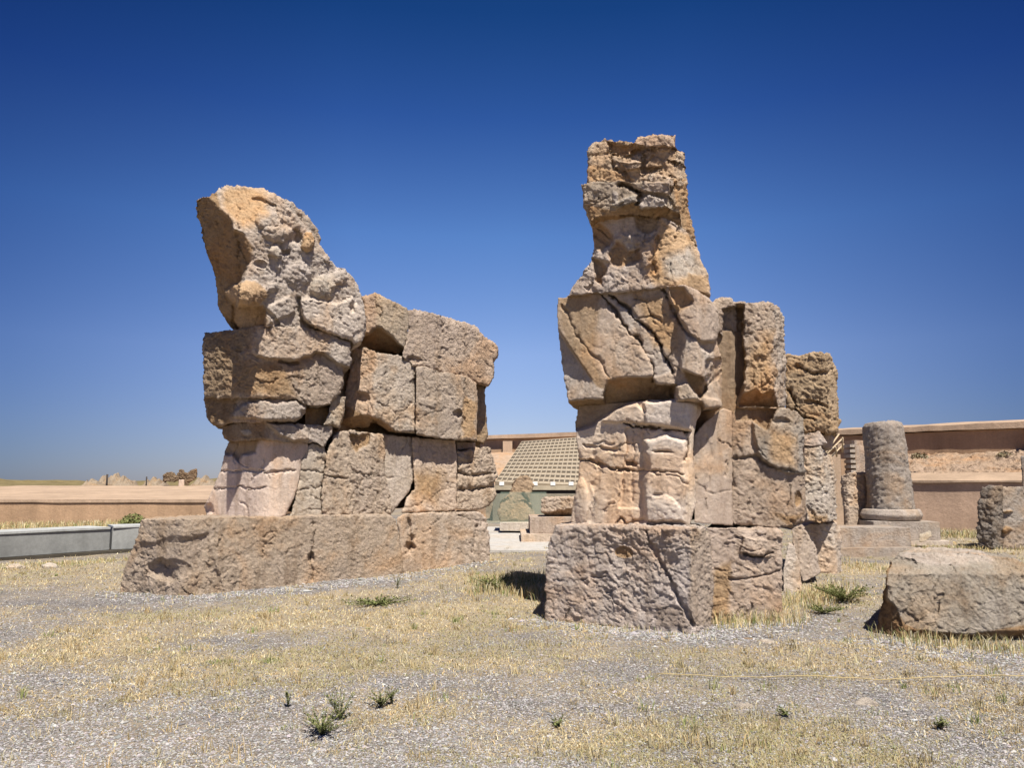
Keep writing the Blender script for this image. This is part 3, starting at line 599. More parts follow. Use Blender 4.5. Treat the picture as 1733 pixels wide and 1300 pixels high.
rock('neck', RB, [(1000, 377), (1011, 367), (1028, 362), (1073, 364), (1124, 369), (1142, 377), (1164, 394), (1177, 414), (1184, 434), (1196, 458), (1201, 481), (1202, 500), (1188, 495), (1166, 486), (1142, 484), (1102, 489), (1048, 494), (1009, 496), (960, 502), (969, 483), (987, 461), (1001, 441), (1006, 417), (1004, 397)],
     [(1130, 440, 8.9, -30, 3), (1150, 440, 8.85, 42, 6)], T=1.5, tint=GREY * 1.0, mat=M_mid, amp=.9, seed=35, bev=6, soft=.2,
     feats=[('t', [(1100, 440), (1120, 375), (1170, 395), (1205, 480), (1200, 500), (1110, 485), (1095, 465)], 10, OCH * 1.35), ('t', [(1120, 440), (1170, 420), (1195, 465), (1130, 470)], 14, PALE * 1.08),
            ('p', [(1004, 382), (1014, 377), (1028, 387), (1037, 397), (1030, 412), (1019, 426), (1009, 421), (1004, 404)], 7, -.05, OCH), ('p', [(1033, 421), (1046, 410), (1058, 417), (1063, 424), (1080, 421), (1086, 440), (1068, 449), (1048, 453), (1036, 446), (1029, 431)], 9, -.05, OCH), ('p', [(1076, 362), (1122, 366), (1112, 390), (1092, 398), (1078, 386)], 6, -.05, BROWN * 1.2), ('p', [(1006, 440), (1020, 445), (1026, 455), (1018, 482), (1006, 474)], 6, -.07, BROWN * 1.2),  # sunk hollows tinted ochre and brown, painting shade into them
            ('p', [(1003, 400), (1020, 408), (1035, 425), (1034, 445), (1012, 440)], 6, .05), ('c', [(1110, 460), (1102, 440), (1115, 400)], 4, .05),
            ('c', [(990, 484), (998, 490), (1004, 478)], 2, .05), ('p', [(1032, 405), (1056, 398), (1100, 404), (1100, 412), (1060, 410)], 6, .03),
            ('p', [(1082, 415), (1112, 400), (1110, 440), (1090, 455), (1085, 435)], 6, .06), ('p', [(1165, 462), (1190, 470), (1202, 500), (1160, 486)], 6, .04, OCH)])
rock('head', RB, [(984, 312), (1000, 308), (1050, 306), (1075, 309), (1090, 306), (1140, 300), (1161, 300), (1166, 338), (1172, 375), (1180, 416), (1165, 398), (1142, 379), (1125, 371), (1105, 369), (1075, 365), (1050, 364), (1010, 367), (1001, 374), (997, 355), (992, 345), (988, 330)],
     [(1130, 340, 8.75, -30, -6), (1140, 340, 8.8, 48, -4)], T=1.5, tint=TAN * .85, mat=M_mid, amp=1.0, seed=36, bev=5, chip=1.2,
     feats=[('f', [(995, 346), (1040, 355), (1075, 345), (1085, 356), (1125, 350), (1150, 365), (1150, 382), (990, 380)], 3, (1060, 348, 9.0, -20, -45), OCH * .95),
            ('p', [(1082, 335), (1100, 330), (1125, 338), (1130, 350), (1100, 352), (1080, 352)], 3, .1, GREY), ('c', [(1048, 314), (1072, 320), (1086, 326), (1080, 345)], 4, .18), ('p', [(1032, 345), (1078, 330), (1082, 342), (1045, 352)], 3, .08, PALE * .9),
            ('p', [(1086, 325), (1130, 330), (1140, 312), (1150, 304), (1090, 306)], 3, .08, PINK), ('t', [(1140, 305), (1165, 300), (1180, 410), (1150, 378)], 6, OCH * 1.05), ('c', [(1140, 305), (1135, 335), (1145, 365)], 3, .08), ('b', 1041, 334, 5, 10, .03, GREY)])
rock('head', RB, [(995, 259), (998, 247), (1009, 238), (1024, 234), (1051, 241), (1068, 241), (1078, 232), (1112, 227), (1143, 228), (1144, 250), (1159, 259), (1161, 298), (1163, 312), (1130, 316), (1090, 314), (1040, 309), (996, 309)],
     [(1130, 280, 8.8, -30, 3), (1140, 280, 8.8, 46, 2)], T=1.5, tint=TAN * .95, mat=M_mid, amp=1.0, seed=37, bev=5, chip=1.3, label='flat-topped upper block with layered cracks',
     feats=[('c', [(1031, 240), (1031, 258), (1060, 266), (1090, 252), (1143, 252)], 2.2, .1), ('c', [(1036, 262), (1040, 285), (1060, 295), (1068, 308)], 2.5, .08), ('c', [(1088, 262), (1090, 286), (1115, 288)], 2, .1), ('c', [(1090, 286), (1125, 300), (1158, 304)], 2, .06),
            ('p', [(1068, 240), (1080, 230), (1146, 226), (1146, 250), (1100, 252)], 3, .08, PINK), ('c', [(1128, 274), (1160, 282)], 2, .08), ('t', [(996, 282), (1035, 285), (1062, 300), (1060, 310), (996, 308)], 6, OCH * 1.25), ('c', [(996, 262), (1030, 260)], 1.5, .04),
            ('p', [(1032, 242), (1066, 243), (1085, 252), (1050, 262), (1033, 256)], 3, -.07, OCH), ('p', [(1045, 272), (1080, 270), (1085, 285), (1060, 290)], 4, .06, GREY), ('p', [(1100, 288), (1142, 302), (1140, 322), (1095, 306)], 3, .07, GREY * 1.1), ('p', [(1144, 252), (1160, 260), (1160, 280), (1142, 274)], 3, .05, PALE)])
rock('body_block', RB, [(1205, 512), (1212, 504), (1224, 502), (1237, 503), (1242, 511), (1275, 512), (1305, 512), (1318, 522), (1324, 538), (1326, 577), (1329, 635), (1331, 687), (1318, 690), (1270, 691), (1227, 690), (1224, 640), (1224, 577), (1212, 545)],
     [(1260, 600, 9.75, -8), (1308, 600, 9.75, 50)], T=1.5, tint=TAN * 1.08, mat=M_rough, amp=1.1, seed=38, bev=7,
     feats=[('p', [(1222, 522), (1247, 518), (1258, 522), (1258, 650), (1250, 695), (1220, 695)], 4, -.2, TAN), ('p', [(1246, 514), (1258, 514), (1260, 640), (1240, 690), (1246, 640)], 3, -.1, OCH),
            ('f', [(1256, 668), (1275, 660), (1290, 668), (1310, 660), (1318, 695), (1250, 695)], 3, (1285, 664, 9.8, 0, -50), OCH * 1.05), ('t', [(1262, 600), (1306, 560), (1310, 680), (1262, 670)], 20, OCH * 1.35), ('t', [(1308, 520), (1328, 530), (1332, 690), (1312, 690)], 3, GREY * 1.1)])
rock('body_block', RB, [(1174, 738), (1190, 718), (1208, 703), (1224, 691), (1239, 696), (1239, 890), (1176, 884), (1172, 790)], [(1176, 880, 9.15, 22)], T=1.5, tint=PINK * .9, mat=M_smooth, amp=.4, seed=39, bev=4, chip=.3,
     feats=[('c', [(1196, 740), (1200, 800), (1195, 870)], 5, .03), ('c', [(1218, 745), (1238, 760)], 1.5, .04), ('c', [(1178, 820), (1205, 835), (1237, 830)], 1.5, .02)])
rock('body_block', RB, [(1239, 703), (1247, 691), (1280, 690), (1318, 691), (1344, 695), (1357, 709), (1360, 771), (1363, 835), (1363, 880), (1340, 895), (1290, 893), (1237, 890)],
     [(1240, 890, 9.4, 4), (1345, 800, 9.45, 48)], T=2.6, tint=TAN * .93, mat=M_rough, amp=.95, seed=40, bev=8,
     feats=[('p', [(1275, 712), (1290, 690), (1362, 690), (1362, 800), (1330, 800), (1300, 785), (1282, 770)], 6, .08, PALE * .92), ('f', [(1240, 690), (1318, 690), (1296, 728), (1272, 712), (1245, 714)], 3, (1270, 712, 9.6, 4), BROWN * 1.3),
            ('c', [(1242, 775), (1280, 775), (1300, 790), (1345, 800)], 3, .07), ('b', 1325, 715, 14, 6, -.05), ('b', 1350, 845, 6, 15, -.1, OCH), ('t', [(1310, 870), (1362, 870), (1340, 895)], 6, OCH * 1.1), ('t', [(1300, 720), (1350, 740), (1345, 790), (1305, 780)], 14, OCH * 1.3)])
rock('body_block', RB, [(1327, 601), (1357, 601), (1389, 596), (1405, 599), (1415, 625), (1420, 706), (1418, 732), (1402, 733), (1360, 731), (1355, 712), (1344, 695), (1328, 690)], [(1380, 660, 13.6, -20), (1406, 660, 13.6, 48)], T=1.4, tint=BROWN * 1.35, mat=M_mid, amp=1.3, seed=41, bev=5, chip=1.2,
     feats=[('c', [(1335, 660), (1350, 700), (1375, 712)], 2.5, .12), ('c', [(1345, 620), (1375, 632), (1405, 628)], 2.5, .1), ('c', [(1365, 680), (1400, 690)], 2.5, .1)])
rock('body_block', RB, [(1360, 735), (1387, 729), (1400, 751), (1389, 755), (1360, 755)], [(1380, 740, 13.6, -5)], T=1, tint=GREY, mat=M_mid, amp=.8, seed=42, bev=3)
rock('body_block', RB, [(1388, 738), (1404, 733), (1412, 742), (1406, 760), (1392, 758)], [(1395, 740, 13.9, 5)], T=.6, tint=PALE, mat=M_mid, amp=.8, seed=48, bev=3)
rock('body_block', RB, [(1361, 756), (1389, 756), (1405, 774), (1413, 803), (1415, 880), (1389, 886), (1365, 882), (1360, 835)], [(1385, 800, 13.6, -10), (1392, 800, 13.6, 50)], T=1.4, tint=GREY * 1.12, mat=M_rough, amp=1.1, seed=43, bev=5,
     feats=[('t', [(1365, 865), (1400, 870), (1400, 888), (1365, 885)], 5, OCH * 1.2), ('b', 1395, 835, 6, 4, -.1)])
rock('plinth', RB, [(1350, 890), (1380, 887), (1415, 886), (1423, 900), (1426, 975), (1360, 975)], [(1400, 955, 14.1, -10), (1414, 955, 14.1, 50)], T=1.5, tint=GREY * 1.02, mat=M_mid, amp=.9, seed=44, bev=4)
rock('rubble_stone', RB, [(1340, 897), (1356, 890), (1382, 930), (1388, 970), (1360, 985), (1345, 940)], [(1360, 940, 12.6, 35)], T=.8, tint=PINK * 1.05, mat=M_mid, amp=.8, seed=45, bev=4)
rock('rubble_stone', RB, [(1326, 965), (1334, 920), (1343, 925), (1352, 955), (1359, 1010), (1326, 1015)], [(1345, 990, 11.8, 20)], T=.6, tint=GREY * 1.15, mat=M_mid, amp=.7, seed=46, bev=4)
rock('core', RB, [(1010, 520), (1190, 520), (1210, 560), (1235, 560), (1300, 560), (1300, 700), (1335, 720), (1335, 880), (1000, 880), (1000, 700), (980, 660)], [(1180, 700, 9.5, -34), (1180, 700, 9.75, 20)], T=.8, tint=BROWN, mat=M_mid, amp=.7, seed=47, res=5)

# ------------------------------------------------------------------ boulder, right foreground
BL = [(1505, 952), (1518, 940), (1548, 939), (1600, 938), (1636, 939), (1660, 941), (1677, 947), (1700, 948), (1721, 949), (1732, 956), (1745, 976), (1750, 1052), (1742, 1120), (1626, 1120), (1558, 1110), (1484, 1098), (1485, 1052), (1499, 985)]
rb = rock('boulder', None, BL, auto_cracks=False, planes=[(1560, 1060, 8.15, 0, 9), (1600, 953, 8.5, 0, 74)], T=1.3, tint=GREY * .86, mat=M_rough, amp=1.0, seed=51, bev=5,
     feats=[('f', [(1470, 940), (1506, 950), (1499, 1015), (1515, 1030), (1525, 1045), (1535, 1058), (1560, 1072), (1568, 1130), (1470, 1130)], 3, (1503, 1000, 8.25, -62, -4), OCH * .7),  # dark ochre tint paints the shaded left side
            ('f', [(1535, 1060), (1580, 1072), (1640, 1076), (1700, 1062), (1760, 1055), (1760, 1130), (1535, 1130)], 3, (1600, 1074, 8.2, 0, -50), OCH * .75),  # darker ochre paints shade along the underside too
            ('c', [(1596, 1006), (1586, 1014), (1587, 1038)], 1.5, .03), ('c', [(1520, 945), (1548, 948), (1550, 960)], 2, .07), ('c', [(1612, 955), (1614, 965)], 2, .05), ('p', [(1518, 938), (1680, 935), (1680, 952), (1600, 958), (1550, 952)], 6, .04, GREY * 1.1)])  # top strip tinted paler, painting in its sunlit look
tag(rb, 'big pinkish grey boulder with rough sloping face lying at the right edge', 'boulder')

# ------------------------------------------------------------------ generic solids
def prism(name, foot, z0, z1, mat, parent=None, tint=TAN, cell=.35, amp=.5, seed=0, taper=0.0, top_dz=None):
    """box-like solid over a 4-corner footprint (ccw), gridded so that it can be roughened; z1 may be 4 heights"""
    f = np.array(foot, float); z1 = np.array(z1 if hasattr(z1, '__len__') else [z1] * 4, float)
    c = f.mean(0); ft = c + (f - c) * (1 - taper)
    z0_ = np.array(z0 if hasattr(z0, '__len__') else [z0] * 4, float)
    B = [np.array([*f[i], z0_[i]]) for i in range(4)]; Tt = [np.array([*ft[i], z1[i]]) for i in range(4)]
    Vs, Fs = [], []; base = 0
    def patch(a, b, c_, d):
        nonlocal base
        nu = int(np.clip(max(np.linalg.norm(b - a), np.linalg.norm(c_ - d)) / cell, 1, 160)); nv = int(np.clip(max(np.linalg.norm(d - a), np.linalg.norm(c_ - b)) / cell, 1, 160))
        u, v = np.meshgrid(np.linspace(0, 1, nu + 1), np.linspace(0, 1, nv + 1))
        u = u[..., None]; v = v[..., None]
        P = (a * (1 - u) + b * u) * (1 - v) + (d * (1 - u) + c_ * u) * v
        i = np.arange(P.shape[0] * P.shape[1]).reshape(P.shape[:2]) + base
        Vs.append(P.reshape(-1, 3)); Fs.append(np.stack([i[:-1, :-1].ravel(), i[:-1, 1:].ravel(), i[1:, 1:].ravel(), i[1:, :-1].ravel()], -1)); base += P.shape[0] * P.shape[1]
    for k in range(4):
        j = (k + 1) % 4; patch(B[k], B[j], Tt[j], Tt[k])
    patch(Tt[0], Tt[1], Tt[2], Tt[3]); patch(B[3], B[2], B[1], B[0])
    V = np.concatenate(Vs); Fc = np.concatenate(Fs)
    q, inv = np.unique(np.round(V, 4), axis=0, return_inverse=True); Fc = inv.ravel()[Fc]; V = q
    if amp:
        vn = vnormals(V, Fc); V = V + vn * disp(V, amp, seed, .6)[:, None]
    return link(name, V, Fc, mat, parent, cols=np.tile(np.asarray(tint, float), (len(V), 1)), smooth=False, origin=None if parent is not None else (*f.mean(0), float(min(z0_))))
def rect(a, b, depth, away=True):
    """footprint from front line a->b (xy), extended away from the camera by depth"""
    a = np.array(a[:2], float); b = np.array(b[:2], float); d = (b - a) / np.linalg.norm(b - a); n = np.array([-d[1], d[0]])
    if n @ ((a + b) / 2) < 0: n = -n
    return [a, b, b + n * depth, a + n * depth]
def adobe(name, scale=1.0, var=.25, bd=.03):
    m, t, b = mat_base(name); P = pos(t)
    a = N(t, 'ShaderNodeAttribute', attribute_name='tint').outputs['Color']
    c = mix(t, a, ramp(t, noise(t, P, .5, 6, .6), [(.3, 1 - var), (.7, 1 + var * .6)]), 1, 'MULTIPLY')
    mp = N(t, 'ShaderNodeMapping'); mp.inputs['Scale'].default_value = (2.2, 2.2, .25); t.links.new(P, mp.inputs['Vector'])
    c = mix(t, c, ramp(t, noise(t, mp.outputs[0], 1.2, 5, .6), [(.35, .84), (.6, 1.05)]), .8, 'MULTIPLY')
    c = mix(t, c, ramp(t, noise(t, P, 14, 6, .7), [(.3, .86), (.7, 1.1)]), 1, 'MULTIPLY')
    t.links.new(c, b.inputs['Base Color']); bump(t, b, [(noise(t, P, 6, 10, .7), bd, .7), (noise(t, P, 40, 5, .7), bd * .2, .7)])
    return m
M_adobe = adobe('mud_plaster'); M_conc = adobe('grey_panel', 1, .38, .01)
A_LT = np.array((.44, .32, .225)); A_DK = np.array((.40, .265, .165)); A_PK = np.array((.46, .325, .235))

# ------------------------------------------------------------------ far left: broad low mud wall
p0, p1 = G(-700, 890), G(356, 889)
lw = thing('mud_wall', ((p0[0] + p1[0]) / 2, p0[1] + 2, 0), 'broad low mud plastered wall with a pale flat top at far left', 'wall')
p2 = G(420, 889)
fl = rect(p0, p2, 26)
prism('wall_face', fl, -.2, .86, M_adobe, lw, A_DK * 1.0, cell=.8, amp=.5, seed=61)
ft = rect(p0 + np.array([0, -.05, 0]), p2 + np.array([0, -.05, 0]), 26.3)
prism('coping', ft, .86, [.98, .98, 1.42, 1.42], M_adobe, lw, A_LT * .92, cell=1.0, amp=1.2, seed=62)
# raised swell on top of the wall, behind
# far terrain and outcrops
def hill(name, px0, px1, D, z0, prof, tint, depth, label, cat, kind=None, seed=0, amp=1.5, cell=40):
    n = 60; xs = np.linspace(px0, px1, n); V = []
    hs_ = np.interp(np.linspace(0, 1, n), np.linspace(0, 1, len(prof)), prof)
    rows = [(q / 16, math.sin(math.pi * min(q / 16 * .9 + .02, 1)) ** .6 if q else 0) for q in range(17)]
    for fr, hf in rows:
        for x_, h_ in zip(xs, hs_):
            V.append([(x_ - CX) / F * (D) , D + depth * fr, z0 + (h_) * hf])
    V = np.array(V); V[:, 2] += np.clip(V[:, 2] - z0, 0, 1e9) * (.28 * fbm(V / (D * .02), 4, 700 + seed) if kind else .10 * fbm(V * 1.5, 3, 700 + seed, .6) + .10 * worley(V * 1.1, 720 + seed)[2])
    k = len(rows); i = np.arange(n * k).reshape(k, n)
    Fc = np.stack([i[:-1, :-1].ravel(), i[:-1, 1:].ravel(), i[1:, 1:].ravel(), i[1:, :-1].ravel()], -1)
    o = link(name, V, Fc, M_mid if name == 'rock_outcrop' else M_adobe, None, cols=np.tile(tint, (len(V), 1)), smooth=False, origin=((xs.mean() - CX) / F * D, D, z0))
    return tag(o, label, cat, kind=kind)
hill('terrain', -400, 900, 110, 0, [1.6, 1.8, 1.9, 1.7, 2.0, 2.4, 2.6, 2.9, 2.8, 2.4], np.array((.17, .135, .065)), 60, None, None, 'structure', 1)
def ll(n, D, px0, px1, py0, label):
    pass
for px0, px1, ptop, D, sd_n, lb in ((128, 178, 808, 92, 2, 'low brown rock heap on the horizon, furthest left'), (150, 232, 799, 96, 3, 'pale pointed rock outcrop on the horizon beside the tall thin post'), (234, 282, 805, 94, 4, 'low rounded rock heap on the horizon behind the short thin post'),
                             (318, 372, 803, 98, 5, 'pale earth mound on the horizon right of the stone griffin')):
    zt = 1.6 + (HOR - ptop - 3) / F * D
    hill('rock_outcrop', px0, px1, D, .5, np.array([.1, .5, .62, .85, .7, .95, 1.0, .8, .85, .6, .7, .4, .1]) * (zt - .5), np.array((.27, .215, .155)), 3, lb, 'rock', None, sd_n)
# thin posts
def tube(pts, r, seg=6):
    pts = np.array(pts, float); V = []; Fc = []
    for i, p in enumerate(pts):
        d = pts[min(i + 1, len(pts) - 1)] - pts[max(i - 1, 0)]; d /= np.linalg.norm(d)
        a = np.cross(d, [0, 0, 1.0]) if abs(d[2]) < .9 else np.cross(d, [1.0, 0, 0]); a /= np.linalg.norm(a); b = np.cross(d, a)
        for k in range(seg):
            t = 2 * math.pi * k / seg; V.append(p + r * (a * math.cos(t) + b * math.sin(t)))
    for i in range(len(pts) - 1):
        for k in range(seg):
            Fc.append((i * seg + k, i * seg + (k + 1) % seg, (i + 1) * seg + (k + 1) % seg, (i + 1) * seg + k))
    Fc.append(tuple(range(seg))[::-1]); Fc.append(tuple((len(pts) - 1) * seg + k for k in range(seg)))
    return np.array(V), Fc
def flat_mat(name, col, rough=.7, metal=0.0):
    m, t, b = mat_base(name); b.inputs['Roughness'].default_value = rough; b.inputs['Metallic'].default_value = metal
    P = pos(t); c = mix(t, tuple(col), ramp(t, noise(t, P, 8, 6, .65), [(.3, .8), (.7, 1.15)]), 1, 'MULTIPLY'); t.links.new(c, b.inputs['Base Color'])
    return m
M_dark = flat_mat('dark_metal', (.05, .04, .035)); M_wood = flat_mat('weathered_wood', (.42, .33, .22)); M_rope = flat_mat('rope_fibre', (.42, .33, .17)); M_white = flat_mat('white_paint', (.75, .74, .7))
for px, ptop, r, lb in ((180, 803, .07, 'tall thin dark post before the pointed rock outcrop'), (247, 807, .05, 'shorter thin dark post before the rounded rock heap')):
    b_ = at(px, 828, 60); t_ = at(px, ptop, 60); V, Fc = tube([[b_[0], b_[1], .9], [b_[0], b_[1], t_[2]]], r)
    tag(link('post', V, Fc, M_dark, origin=(b_[0], b_[1], .9)), lb, 'post')
# far griffin capital: two heads back to back on a pedestal
gc = at(305, 826, 55); gx, gy = gc[0], gc[1]
gt = thing('griffin_capital', (gx, gy, .9), 'small far double headed griffin capital standing on a short pedestal on the horizon', 'statue')
rock('pedestal', gt, [(303, 812), (311, 812), (312, 832), (302, 832)], [(305, 820, 55, 0)], T=.5, tint=TAN, amp=.4, res=1.0, bev=1)
rock('body', gt, [(276, 806), (282, 800), (290, 799), (298, 806), (303, 800), (304, 795), (309, 795), (313, 801), (320, 802), (324, 796), (332, 794), (333, 803), (330, 812), (322, 817), (318, 822), (312, 820), (310, 814), (300, 812), (294, 815), (277, 816)], [(305, 806, 55, 10)], T=.7, tint=BROWN * .55, amp=3.2, res=.8, bev=2, seed=70)

# ------------------------------------------------------------------ left: grey low panel box
q0, q1, q2 = G(-160, 962), G(184, 936), G(250, 933)
lp = thing('low_barrier', ((q0[0] + q1[0]) / 2, q0[1] + 1, 0), 'long low grey panelled barrier with pale rim in the grass left of the plinth', 'barrier')
def bar(a, b, dep, z0, z1, nm, tint, amp=0.0, mat=None, parent=lp): return prism(nm, rect(a, b, dep), z0, z1, mat or M_conc, parent, tint, cell=.5, amp=amp)
g1 = np.array((.285, .29, .28)); g2 = np.array((.42, .43, .42))
bar(q0, q1, .9, .07, .54, 'panel', g1); bar(q1 + np.array([.03, .05, 0]), q2, .8, .07, .56, 'panel', g1 * 1.03)
bar(q0 + np.array([0, -.03, 0]), q1 + np.array([.02, -.03, 0]), .97, .545, .59, 'rim', g2); bar(q1 + np.array([.06, .02, 0]), q2, .86, .565, .61, 'rim', g2)
bar(q0 + np.array([0, .1, 0]), q2 + np.array([0, .1, 0]), .6, -.05, .06, 'footing', np.array((.08, .07, .055)))  # near-black footing strip stands for the shaded gap under the panels
# gravel/leafy planting just behind the box
def bush(name, c, r, h, n, label, pal=GREEN, cat='bush', leaf=.05):
    th = rng.random(n) * 6.28; rr = np.sqrt(rng.random(n)) * r; z = rng.random(n) ** .7 * h * (1 - (rr / r) ** 2 * .6)
    c0 = np.stack([c[0] + rr * np.cos(th), c[1] + rr * np.sin(th), c[2] + z], -1)
    d1 = rng.normal(0, 1, (n, 3)); d1 /= np.linalg.norm(d1, axis=1, keepdims=True); d2 = np.cross(d1, rng.normal(0, 1, (n, 3))); d2 /= np.linalg.norm(d2, axis=1, keepdims=True)
    L = leaf * (.5 + rng.random((n, 1)))
    V = np.stack([c0 - d1 * L, c0 + d2 * L * .35, c0 + d1 * L, c0 - d2 * L * .35], 1).reshape(-1, 3)
    o = link(name, V, np.arange(n * 4).reshape(n, 4), M_blade, cols=np.repeat(pick(pal, n), 4, 0), smooth=False, origin=tuple(c))
    return tag(o, label, cat)
bush('bush', G(185, 899) + np.array([0, 1.6, 0.05]), .45, .5, 900, 'small green bush behind the joint of the low grey barrier')

# ------------------------------------------------------------------ middle background
wb = thing('mud_wall', (1, 47, 0), 'far reddish mud wall with pale coping behind the gridded bank', 'wall')
a, b = at(500, 800, 52.7)[:2], at(1290, 800, 41.9)[:2]
prism('wall_face', rect(a, b, 1.0), 0, [4.15, 4.45, 4.45, 4.15], M_adobe, wb, A_DK * 1.15, cell=1, amp=.6, seed=81)
prism('coping', rect(a + np.array([0, -.3]), b + np.array([0, -.3]), 1.7), [4.15, 4.45, 4.45, 4.15], [4.4, 4.7, 4.8, 4.5], M_adobe, wb, A_LT * 1.1, cell=1, amp=.7, seed=82)
c0 = at(859, 760, 46); prism('buttress', rect((c0[0] - .28, c0[1]), (c0[0] + .28, c0[1]), 2), 2.0, 4.1, M_adobe, wb, A_LT, cell=.5, amp=.4, seed=83)
# earth bank at left of the grid
eb = prism('earth_bank', [at(770, 830, 35.5)[:2], at(1010, 830, 35.5)[:2], at(1010, 830, 46)[:2], at(760, 830, 46)[:2]], -.1, [1.2, 1.2, 3.6, 3.35], M_mid, None, A_LT * .9, cell=.3, amp=3, seed=84)
tag(eb, 'sloping pale earth bank rising behind the gridded cover to the far wall', 'bank')
# gridded sloping cover: rows and columns of shallow open boxes
gd = thing('gridded_cover', (1.2, 38, 0), 'sloping grid of pale square cells covering the bank between the two statues', 'cover')
A0 = at(838, 822, 34.0); B0 = at(1000, 829, 33.5); A1 = at(882, 754, 42.0); B1 = at(1000, 745, 41.5)
def quadp(u, v, h=0):
    p = (A0 * (1 - u) + B0 * u) * (1 - v) + (A1 * (1 - u) + B1 * u) * v
    n = np.cross(B0 - A0, A1 - A0); n /= np.linalg.norm(n); return p + n * h
V = []; Fc = []
def boxq(u0, u1, v0, v1, h0, h1):
    i = len(V)
    for h in (h0, h1):
        for u, v in ((u0, v0), (u1, v0), (u1, v1), (u0, v1)): V.append(quadp(u, v, h))
    for f in ((0, 1, 2, 3)[::-1], (4, 5, 6, 7), (0, 1, 5, 4), (1, 2, 6, 5), (2, 3, 7, 6), (3, 0, 4, 7)): Fc.append(tuple(i + k for k in f))
boxq(0, 1, 0, 1, -.5, .0)
link('backing', V, Fc, flat_mat('backing_mud', (.30, .245, .165)), gd, smooth=False)  # plain mud brown behind the lattice
V, Fc = [], []
NR, NC = 12, 18
for r_ in range(NR + 1): boxq(0, 1, r_ / NR - .006, r_ / NR + .010, 0.005, .20)
for c_ in range(NC + 1): boxq(max(c_ / NC - .006, 0), c_ / NC + .006, 0, 1, .003, .19)
for r_ in range(NR):
    boxq(.002, .998, (r_ + .05) / NR, (r_ + .78) / NR, .006, .12)
link('lattice', V, Fc, flat_mat('pale_plaster_bars', (.33, .275, .205)), gd, smooth=False)
# kerb beneath the cover with dark gap
e0, e1 = at(834, 832, 33.0), at(1005, 832, 33.0)
kb = thing('retaining_kerb', (1, 33, 0), 'pale green grey retaining ledge with dark slot below the gridded cover', 'wall')
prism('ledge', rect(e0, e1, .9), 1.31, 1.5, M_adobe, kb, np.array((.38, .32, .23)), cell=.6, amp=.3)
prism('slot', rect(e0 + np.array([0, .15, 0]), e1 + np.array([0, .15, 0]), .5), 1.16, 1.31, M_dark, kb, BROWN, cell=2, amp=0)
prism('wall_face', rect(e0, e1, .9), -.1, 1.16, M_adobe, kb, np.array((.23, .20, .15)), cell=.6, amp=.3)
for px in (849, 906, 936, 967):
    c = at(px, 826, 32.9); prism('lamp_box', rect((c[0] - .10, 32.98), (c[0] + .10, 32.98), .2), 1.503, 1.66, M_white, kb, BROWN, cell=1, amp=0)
# rocks behind glass
mb = rock('carved_boulder', None, [(862, 836), (868, 820), (876, 809), (888, 805), (897, 808), (904, 822), (897, 840), (896, 850), (905, 868), (905, 880), (878, 884), (848, 884), (842, 870), (846, 850)], [(875, 850, 25.5, 15, 8)], T=1.2, tint=BROWN * 1.0, mat=M_mid, amp=2.0, res=1.3, bev=6, seed=91,
          feats=[('c', [(885, 835), (893, 855), (905, 870)], 2.5, .25), ('c', [(847, 850), (860, 845)], 2, .2)])
tag(mb, 'brown boulder with rounded top standing behind the green glass screen', 'boulder')
gm, t, b_ = mat_base('green_glass'); b_.inputs['Base Color'].default_value = (.30, .37, .29, 1); b_.inputs['Specular IOR Level'].default_value = .1; b_.inputs['Roughness'].default_value = .35; b_.inputs['Alpha'].default_value = .2
gs = thing('glass_screen', (0.2, 24.6, 0), 'low greenish glass screen around the boulder between the two statues', 'screen')
def pane(a, b, z0, z1): prism('pane', rect(a, b, .03), z0, z1, gm, gs, PALE, cell=5, amp=0)
ga, gb, gc_, gd_ = at(822, 880, 24.6), at(846, 882, 24.3), at(847, 880, 24.9), at(925, 880, 24.9)
pane(ga, gb, .35, 1.28); pane(gc_, gd_, .35, 1.32)
slab = prism('stone_slab', rect(at(846, 884, 24.4), at(898, 884, 24.4), 1.6), .12, .36, M_mid, None, PALE, cell=.3, amp=.7, seed=92); tag(slab, 'pale flat slab under the boulder behind the glass screen', 'slab')
rk = rock('carved_block', None, [(916, 846), (922, 841), (985, 841), (992, 870), (980, 876), (922, 873), (916, 866)], [(950, 860, 21.5, 0)], T=1.0, tint=PINK * .8, mat=M_mid, amp=1.4, res=1.3, bev=4, seed=93, feats=[('f', [(916, 868), (935, 868), (960, 862), (990, 850), (990, 880), (916, 880)], 3, (940, 866, 21.6, 0, -50), BROWN)])
tag(rk, 'broken brown stone block resting on the stepped base between the statues', 'block')
sb = thing('stepped_base', (1.6, 21.5, 0), 'low two step pinkish stone base below the broken brown block', 'base')
prism('upper_step', rect(at(897, 876, 21.1), at(1010, 876, 21.1), 2), .25, .68, M_mid, sb, PINK * .85, cell=.25, amp=.25)
prism('lower_step', rect(at(882, 905, 20.8), at(1010, 905, 20.8), 2.5), -.1, .245, M_mid, sb, TAN, cell=.25, amp=.3)
M_pave = stone('pale_paving', .006, .05, vary=.5)
pv = prism('paving', [at(800, 900, 28)[:2], at(800, 900, 18.2)[:2], at(935, 900, 18.2)[:2], at(990, 900, 28)[:2]], .0, .05, M_pave, None, np.array((.42, .40, .37)), cell=.4, amp=.25); tag(pv, kind='structure')
for px, py, lb in ((858, 900, 'tiny grey green weed on the white paving, left of the marker post'), (884, 901, 'tiny grey green weed on the white paving, right of the marker post')):
    bush('weed', G(px, py) + np.array([0, 0, .04]), .2, .28, 90, lb, GREEN * 1.6, 'plant', .07)
